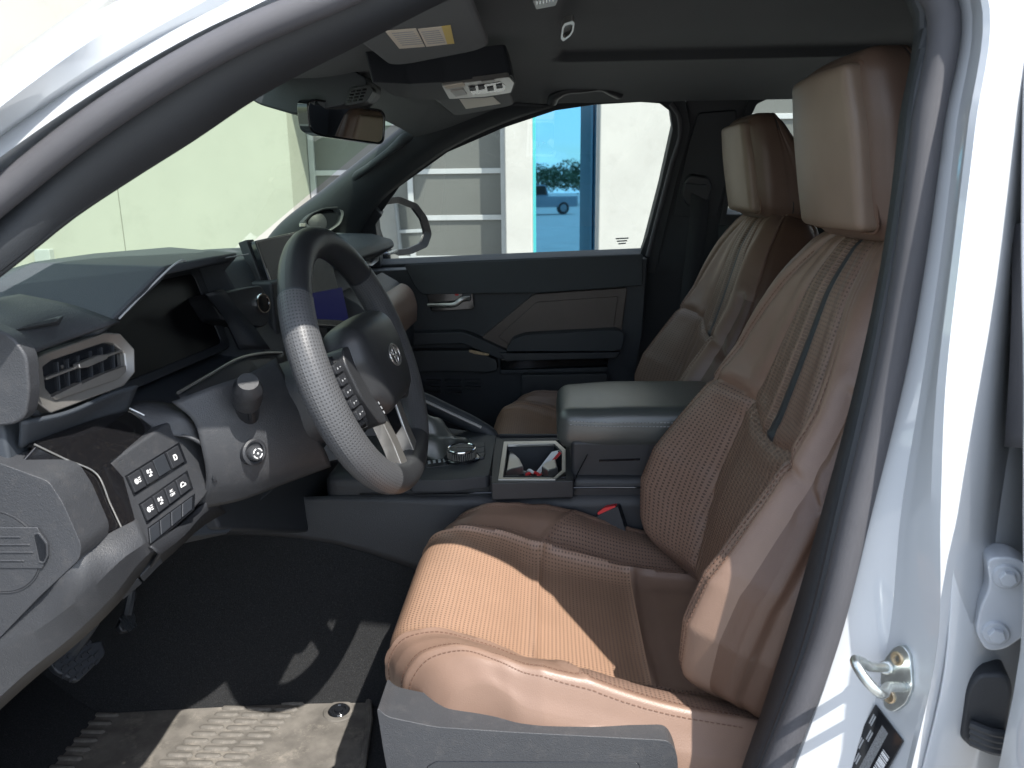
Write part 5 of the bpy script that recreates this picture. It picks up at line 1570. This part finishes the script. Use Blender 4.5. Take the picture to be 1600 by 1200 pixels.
    for s in (-1, 1):
        bs.append([(s * float(li(t)), t) for t in np.linspace(0.0, .325, 24)])
        bs.append([(s * float(np.interp(t, [.31, .40, .50, .60], [.122, .108, .098, .090])), t) for t in np.linspace(.325, .60, 20)])
        bs.append(sm([(s * .0, .300), (s * .06, .306), (s * .118, .325), (s * .17, .332), (s * .225, .322), (s * .262, .300)]))
        bs.append(sm([(s * .212, .0), (s * .214, .12), (s * .214, .25), (s * .206, .36), (s * .190, .46), (s * .160, .56), (s * .14, .62)]))
        bs.append([(s * .016, .306), (s * .016, .60)])
        bs.append([(s * .241, .02), (s * .241, .20), (s * .241, .42)])
    fr_face = n_ > .055
    g = np.zeros(len(n_))
    puff = np.zeros(len(n_))
    for sme in bs:
        d = curve_d(sme, y_, t_)
        g = np.maximum(g, np.exp(-(d / .0060) ** 2))
        puff = np.maximum(puff, np.exp(-((d - .020) / .013) ** 2))
    Vn += fr_face * (.0028 * puff - .0060 * g)
    sdg = np.exp(-((n_ - .040) / .0045) ** 2) * (yy > .25)
    Vy -= np.sign(y_) * sdg * .006
    chan = fr_face * (yy < .014) * (t_ > .31)
    Vn -= chan * .004
    worldb = base + np.outer(Vt, T) + np.outer(Vn - .062, Nf) + np.outer(Vy, Yv)
    Fa = np.array(F)
    fn_, fy_, ft_ = n_[Fa].mean(1), y_[Fa].mean(1), t_[Fa].mean(1)
    fa = np.abs(fy_)
    ff = fn_ > .058
    arc = np.interp(fa, [0, .06, .118, .17, .225, .262], [.300, .306, .325, .332, .322, .300])
    lower = ft_ < arc
    insb = np.where(lower, fa < li(ft_), fa < np.interp(ft_, [.31, .40, .50, .60], [.122, .108, .098, .090]))
    ridge_y = np.interp(ft_, [0, .12, .25, .36, .46, .56, .62], [.212, .214, .214, .206, .190, .160, .14])
    uv = np.stack([y_, t_], 1)
    mid = ff & (~lower) & (fa < .0155) & (ft_ < .60)
    upper = ff & (~lower) & insb & ~mid & (ft_ < .60)
    low_i = ff & lower & insb
    wings = ff & lower & ~insb & (fa < ridge_y)
    rest = ~(mid | upper | low_i | wings)
    split('backrest_lower_insert', worldb, Fa, low_i, m_rib, root, uv=uv, ang=180)
    for s in (-1, 1):
        split('backrest_upper_insert', worldb, Fa, upper & (fy_ * s > 0), m_rib if s > 0 else m_perf, root, uv=uv, ang=180)
        split('backrest_wing', worldb, Fa, wings & (fy_ * s > 0), m_perf, root, uv=uv, ang=180)
        sp_ = (fn_ < .040) | ((fa > .241) & (ft_ < .42))
        split('backrest_bolster', worldb, Fa, rest & ~sp_ & (fy_ * s > 0), m_lea, root, uv=uv, ang=180)
        split('backrest_side_panel', worldb, Fa, rest & sp_ & (fy_ * s > 0), m_side, root, uv=uv, ang=180)
    split('backrest_channel', worldb, Fa, mid, m_blk, root, uv=uv, ang=180)
    fidx = np.where(n_ > .058)[0]

    def on_front(y, t):
        d2 = (y_[fidx] - y) ** 2 + (t_[fidx] - t) ** 2
        k = np.argpartition(d2, 6)[:6]
        w = np.exp(-d2[k] / .003 ** 2) + 1e-9
        return (worldb[fidx[k]] * w[:, None]).sum(0) / w.sum()
    on_front.n = Nf
    Vs, Fs = [], []
    for s in (-1, 1):
        L_ = sm([(s * .212, .02), (s * .214, .12), (s * .214, .25), (s * .206, .36), (s * .190, .46), (s * .160, .56)], 80)
        stitches('s', L_, .006 * s, Vs, Fs, on_front)
        stitches('s', L_, -.006 * s, Vs, Fs, on_front)
    bs_ = mesh('backrest_stitching', Vs, Fs, m_thread, root, smooth=False)
    bs_['kind'] = 'stuff'
    # ---- headrest
    hh = np.array((.072, .126, .108))

    def head(V, fl):
        V = V.copy()
        Xh_ = V[:, 0].copy()
        tz = (fl[:, 2] + .108) / .216
        back = sst(Xh_, -.04, .072)
        V[:, 0] -= back * .062 * sst(tz, .35, 1.0)                 # rear face slopes forward to the top
        V[:, 0] += back * .018 * sst(1 - tz, .4, 1.0)
        V[:, 1] *= 1 - .10 * sst(tz, .6, 1.0) - .06 * sst(1 - tz, .7, 1.0)
        V[:, 0] += .012 * (fl[:, 1] / .126) ** 2 * (1 - back)          # front face slightly wrapped
        V[:, 0] += (.5 - tz) * .035
        return V + np.array((.415, SC_Y, 1.464))
    V, F, fl = rbox(hh, .030, .006)
    dent = np.exp(-((fl[:, 0] + .004) / .0045) ** 2) + np.exp(-((fl[:, 0] - .010) / .0045) ** 2)
    V[:, 1] *= 1 - .016 * dent
    V[:, 2] *= 1 - .016 * dent
    mesh('headrest_body', head(V, fl), F, m_leab, root, ang=180)
    for x0 in (-.004, .010):
        R_ = np.array(rounded(.252, .216, .030, 7))
        L_ = np.c_[np.full(len(R_), x0), R_ * .986]
        tube('headrest_seam', head(L_, L_), .0012, m_blk, root, n=6, closed=True, smooth_path=False)
    # front pad: thicker cushion with a piped edge
    hp_ = np.array((.022, .108, .092))
    V, F, fl = rbox(hp_, .009, .005)
    tz = (fl[:, 2] + .092) / .184
    V[:, 1] *= 1 - .09 * sst(tz, .6, 1.0) - .02 * sst(1 - tz, .7, 1.0)
    V[:, 0] += .010 * (fl[:, 1] / .108) ** 2
    V[:, 0] += (.5 - tz) * .030
    V[:, 0] -= .006 * (1 - (fl[:, 1] / .108) ** 2) * (1 - (fl[:, 2] / .092) ** 2) * (fl[:, 0] < 0)
    mesh('headrest_pad', V + np.array((.350, SC_Y, 1.462)), F, m_lea2, root, ang=180)
    # piping round the pad
    ang_ = rounded(.221, .189, .012, 6)
    pip = []
    for yv, zv in ang_:
        tz = (zv + .092) / .184
        pip.append((.3465 + .012 * (yv / .108) ** 2 + (.5 - tz) * .030, SC_Y + yv * (1 - .09 * float(sst(np.array(tz), .6, 1.0))), 1.462 + zv))
    tube('headrest_piping', pip, .0018, m_thread, root, n=8, closed=True, smooth_path=False)
    for s in (-1, 1):
        tube('headrest_post', [(.425, SC_Y + s * .062, 1.31), (.428, SC_Y + s * .062, 1.40)], .0065, m_chrome, root, n=12, smooth_path=False)
        lathe('post_guide', Fr((.4255, SC_Y + s * .062, 1.357), (.02, 0, 1), (0, 1, 0)), [(.013, -.02), (.013, .002), (.009, .004)], m_blk, root, n=16)
    # ---- plastic side shield and base
    FSh = FY(-.672)
    shp = FSh.pts([(588, 1104), (604, 1120), (680, 1136), (800, 1144), (1046, 1157), (1058, 1178), (1066, 1300), (1060, 1420), (680, 1420), (622, 1290), (600, 1180)])
    for nm, yo, mt in (('seat_side_shield', 0.0, m_grey),):
        prism(nm, FSh, roundpoly(shp, .01), -.055, 0.0, mt, root, bevel=.012, seg=4)
    prism('shield_recess', FSh, roundpoly(FSh.pts([(664, 1200), (680, 1190), (1000, 1192), (1000, 1230), (680, 1230)], .001), .006), -.006, .0012, m_gloss, root, bevel=.001)
    box('seat_base', (.06, SC_Y, .64), (.22, .22, .12), m_blk, root, bevel=.02)
    box('seat_rail', (.05, SC_Y - .2, .515), (.28, .02, .02), m_blk, root, bevel=.004)
    box('seat_rail', (.05, SC_Y + .2, .515), (.28, .02, .02), m_blk, root, bevel=.004)
    return root


seat = make_seat('driver seat in brown perforated leather, half in sunlight')
seat2 = seat.copy()
COL.objects.link(seat2)
seat2.location = seat.location + Vector((.070, .78, 0))
seat2['label'] = 'passenger seat in brown perforated leather, in shade behind the armrest'
for c in list(seat.children):
    if c.name.startswith(('shield_recess',)):
        continue
    d = c.copy()
    COL.objects.link(d)
    d.parent = seat2
    d.matrix_parent_inverse = c.matrix_parent_inverse.copy()
# ------------------------------------------------------------------ outside: ground, building, what the glass mirrors
m_conc = M('pale concrete', (0.24, 0.235, 0.225), 0.9, bump=(40, 0.3), var=0.12, vscale=1.2)
m_stucco = M('cream stucco', (0.315, 0.31, 0.275), 0.9, bump=(120, 0.4), var=0.06, vscale=0.8, dust=((0.25, 0.245, 0.215), 0.5, 2.2))
m_stucco2 = M('white stucco', (0.36, 0.352, 0.33), 0.9, bump=(120, 0.4), var=0.06, vscale=2.5, dust=((0.27, 0.262, 0.24), 0.5, 4.0))
m_alu = M('aluminium frame', (0.34, 0.35, 0.35), 0.45, metal=0.2, var=0.05)
m_frost = M('frosted grey panel', (0.085, 0.087, 0.080), 0.35, var=0.10, vscale=1.0)
m_teal = M('teal frame edge', (0.05, 0.36, 0.38), 0.4)
m_mglass = M('blue mirror glass', (0.10, 0.29, 0.48), 0.02, metal=1.0)
m_asph = M('asphalt', (0.06, 0.06, 0.06), 0.95, bump=(60, 0.4), var=0.25, vscale=6)
g = mesh('ground', [(-400, -400, 0), (400, -400, 0), (400, 400, 0), (-400, 400, 0)], [(0, 1, 2, 3)], m_conc)
tag(g, kind='structure')

bld = empty('building', (0, 8.6, 0), None, 'cream commercial building with glazed overhead doors beyond the car', 'building')
mesh('front_wall', [(-16, 7.9, 0), (-5.2, 7.9, 0), (-5.2, 7.9, 7), (-16, 7.9, 7), (-16, 8.9, 0), (-5.2, 8.9, 0), (-5.2, 8.9, 7), (-16, 8.9, 7)],
     [(0, 1, 2, 3), (1, 5, 6, 2), (4, 7, 6, 5), (0, 3, 7, 4), (3, 2, 6, 7)], m_stucco, bld, smooth=False)
mesh('front_wall', [(-5.19, 7.9, 0), (-3.07, 7.9, 0), (-3.07, 7.9, 7), (-5.19, 7.9, 7), (-5.19, 8.9, 0), (-3.07, 8.9, 0), (-3.07, 8.9, 7), (-5.19, 8.9, 7)],
     [(0, 1, 2, 3), (1, 5, 6, 2), (4, 7, 6, 5), (0, 3, 7, 4), (3, 2, 6, 7)], m_stucco, bld, smooth=False)
box('pillar', (-.395, 8.45, 3.5), (.165, .25, 3.5), m_stucco2, bld, bevel=.02)
box('pillar', (1.16, 8.45, 3.5), (.59, .25, 3.5), m_stucco2, bld, bevel=.02)
box('pillar', (6.3, 8.45, 3.5), (.4, .25, 3.5), m_stucco2, bld, bevel=.02)
box('lintel', (3.0, 8.55, 4.3), (6.2, .12, .7), m_stucco2, bld, bevel=.02)
box('parapet', (2.0, 8.62, 6.0), (10.0, .1, 1.0), m_stucco2, bld, bevel=.02)
box('canopy', (-1.8, 8.0, 3.75), (1.15, .62, .08), m_alu, bld, bevel=.01)


def door(x0, xs, name='overhead_door'):
    d = empty(name, (x0, 8.6, 0), bld)
    zr = [.02, .59, 1.10, 1.67, 2.26, 2.85, 3.44]
    for i in range(len(xs) - 1):
        for j in range(len(zr) - 1):
            p = box('door_pane', ((xs[i] + xs[i + 1]) / 2, 8.63, (zr[j] + zr[j + 1]) / 2), ((xs[i + 1] - xs[i]) / 2 - .02, .01, (zr[j + 1] - zr[j]) / 2 - .02), m_frost, bld, bevel=0)
    for x in xs:
        box('door_stile', (x, 8.605, 1.73), (.035, .028, 1.73), m_alu, bld, bevel=.004)
    for z in zr:
        box('door_rail', ((xs[0] + xs[-1]) / 2, 8.608, z), ((xs[-1] - xs[0]) / 2, .022, .032), m_alu, bld, bevel=.004)
    bpy.data.objects.remove(d)


door(-3, [-3.02, -1.78, -.60])
door(1.8, [1.84, 3.06, 4.28, 5.85])
door(6.7, [6.75, 7.95, 9.15, 10.4])
box('pillar', (10.9, 8.45, 3.5), (.45, .25, 3.5), m_stucco2, bld, bevel=.02)
box('side_wall', (30.0, 8.6, 3.5), (18.6, .15, 3.5), m_stucco, bld, bevel=.02)
_r = RAD(12)
box('shop_window', (.17, 8.62, 1.75), (.405, .01, 1.72), m_mglass, bld, bevel=0, R=((cos(_r), -sin(_r), 0), (sin(_r), cos(_r), 0), (0, 0, 1)))
box('window_frame', (-.215, 8.56, 1.75), (.022, .05, 1.75), m_teal, bld, bevel=.004)
box('window_frame', (.57, 8.58, 1.75), (.02, .03, 1.75), m_alu, bld, bevel=.004)
box('wall_vent', (-6.2, 7.86, .72), (.10, .05, .08), m_alu, bld, bevel=.01)


# ------------------------------------------------------------------ across the lot, seen only as reflections
m_leaf = M('green leaves', (0.05, 0.085, 0.03), 0.7, var=0.4, vscale=3)
m_bark = M('bark', (0.09, 0.07, 0.05), 0.9, var=0.3, vscale=12)


def tree(x, y, h, w, label):
    t = empty('tree', (x, y, 0), None, label, 'tree', 'trees across the lot')
    tube('trunk', [(x, y, 0), (x + .1, y, h * .3), (x, y + .1, h * .62)], [h * .035, h * .026, h * .012], m_bark, t, n=8, m=10)
    rg = np.random.default_rng(int(x * 10) % 997)
    n = 2600
    c = rg.normal(size=(n, 3))
    c /= np.linalg.norm(c, axis=1)[:, None]
    c *= (rg.random(n) ** .4)[:, None] * (1 + .3 * np.sin(c[:, :1] * 5 + c[:, 2:] * 4))
    c = c * np.array((w, w, h * .34)) + np.array((x, y, h * .66))
    s = .16 * h / 5 * (.6 + rg.random(n))
    V, F = [], []
    for i in range(n):
        u = norm(rg.normal(size=3)); v = norm(np.cross(u, rg.normal(size=3)))
        b = len(V)
        V += [c[i] - u * s[i], c[i] - v * s[i] * .6, c[i] + u * s[i], c[i] + v * s[i] * .6]
        F.append((b, b + 1, b + 2, b + 3))
    mesh('crown', V, F, m_leaf, t, smooth=False)


TL = ('tall leafy tree mirrored in the shop window', 'short round tree mirrored in the shop window', 'wide leafy tree mirrored low in the shop window', 'tallest leafy tree across the lot', 'small leafy tree at the far end of the lot')
for k, (x, y, h, w) in enumerate(((13, -50, 3.6, 4.2), (20, -54, 3.1, 4.6), (26, -52, 3.9, 4.4), (33, -56, 4.3, 4.6), (6.5, -53, 3.3, 3.8))):
    tree(x, y, h, w, TL[k])

# a pickup truck parked across the lot
m_cp = M('silver blue car paint', (0.30, 0.33, 0.36), 0.3, coat=0.6)
m_tyre = M('tyre rubber', (0.015, 0.015, 0.016), 0.8)
car = empty('parked_truck', (14.6, -27.0, 0), None, 'silver pickup truck parked across the lot, mirrored in the shop window', 'truck')
Fcar = Fr((14.6, -26.1, .75), (0, 1, 0), (0, 0, 1))
prism('body', Fcar, roundpoly([(-2.6, -.30), (2.6, -.30), (2.62, .25), (1.35, .38), (-.8, .36), (-2.6, .34)], .08), -1.8, 0, m_cp, car, bevel=.06)
prism('cab', Fcar, roundpoly([(-.75, .34), (1.35, .36), (.72, 1.02), (-.55, 1.02)], .08), -1.65, -.15, m_cp, car, bevel=.06)
for l in ([(-.62, .42), (.28, .42), (.28, .94), (-.50, .94)], [(.36, .42), (1.12, .42), (.66, .92), (.36, .94)]):
    prism('side_window', Fcar, roundpoly(l, .05), -.16, -.135, m_gloss, car, bevel=0)
for xw in (-1.65, 1.65):
    wl_ = lathe('wheel', Fcar, [(.36, -.24), (.38, -.12), (.36, .02), (.24, .03), (.23, -.02), (.0001, -.02)], m_tyre, car, n=24, c=(xw, -.37))
    lathe('rim', Fcar, [(.22, -.03), (.22, .0), (.0001, .015)], m_alu, wl_, n=20, c=(xw, -.37))
for z0 in (.10,):
    prism('headlight', Fcar, [(2.45, z0 - .08), (2.61, z0 - .08), (2.61, z0 + .08), (2.40, z0 + .08)], -.2, .01, m_ic, car, bevel=.02)
pole = tube('light_pole', [(17.2, -33, 0), (17.2, -33, 4), (17.2, -33, 9)], [.09, .08, .06], m_alu, None, n=10, m=6)
tag(pole, 'slim grey light pole across the lot, mirrored in the shop window', 'light pole')
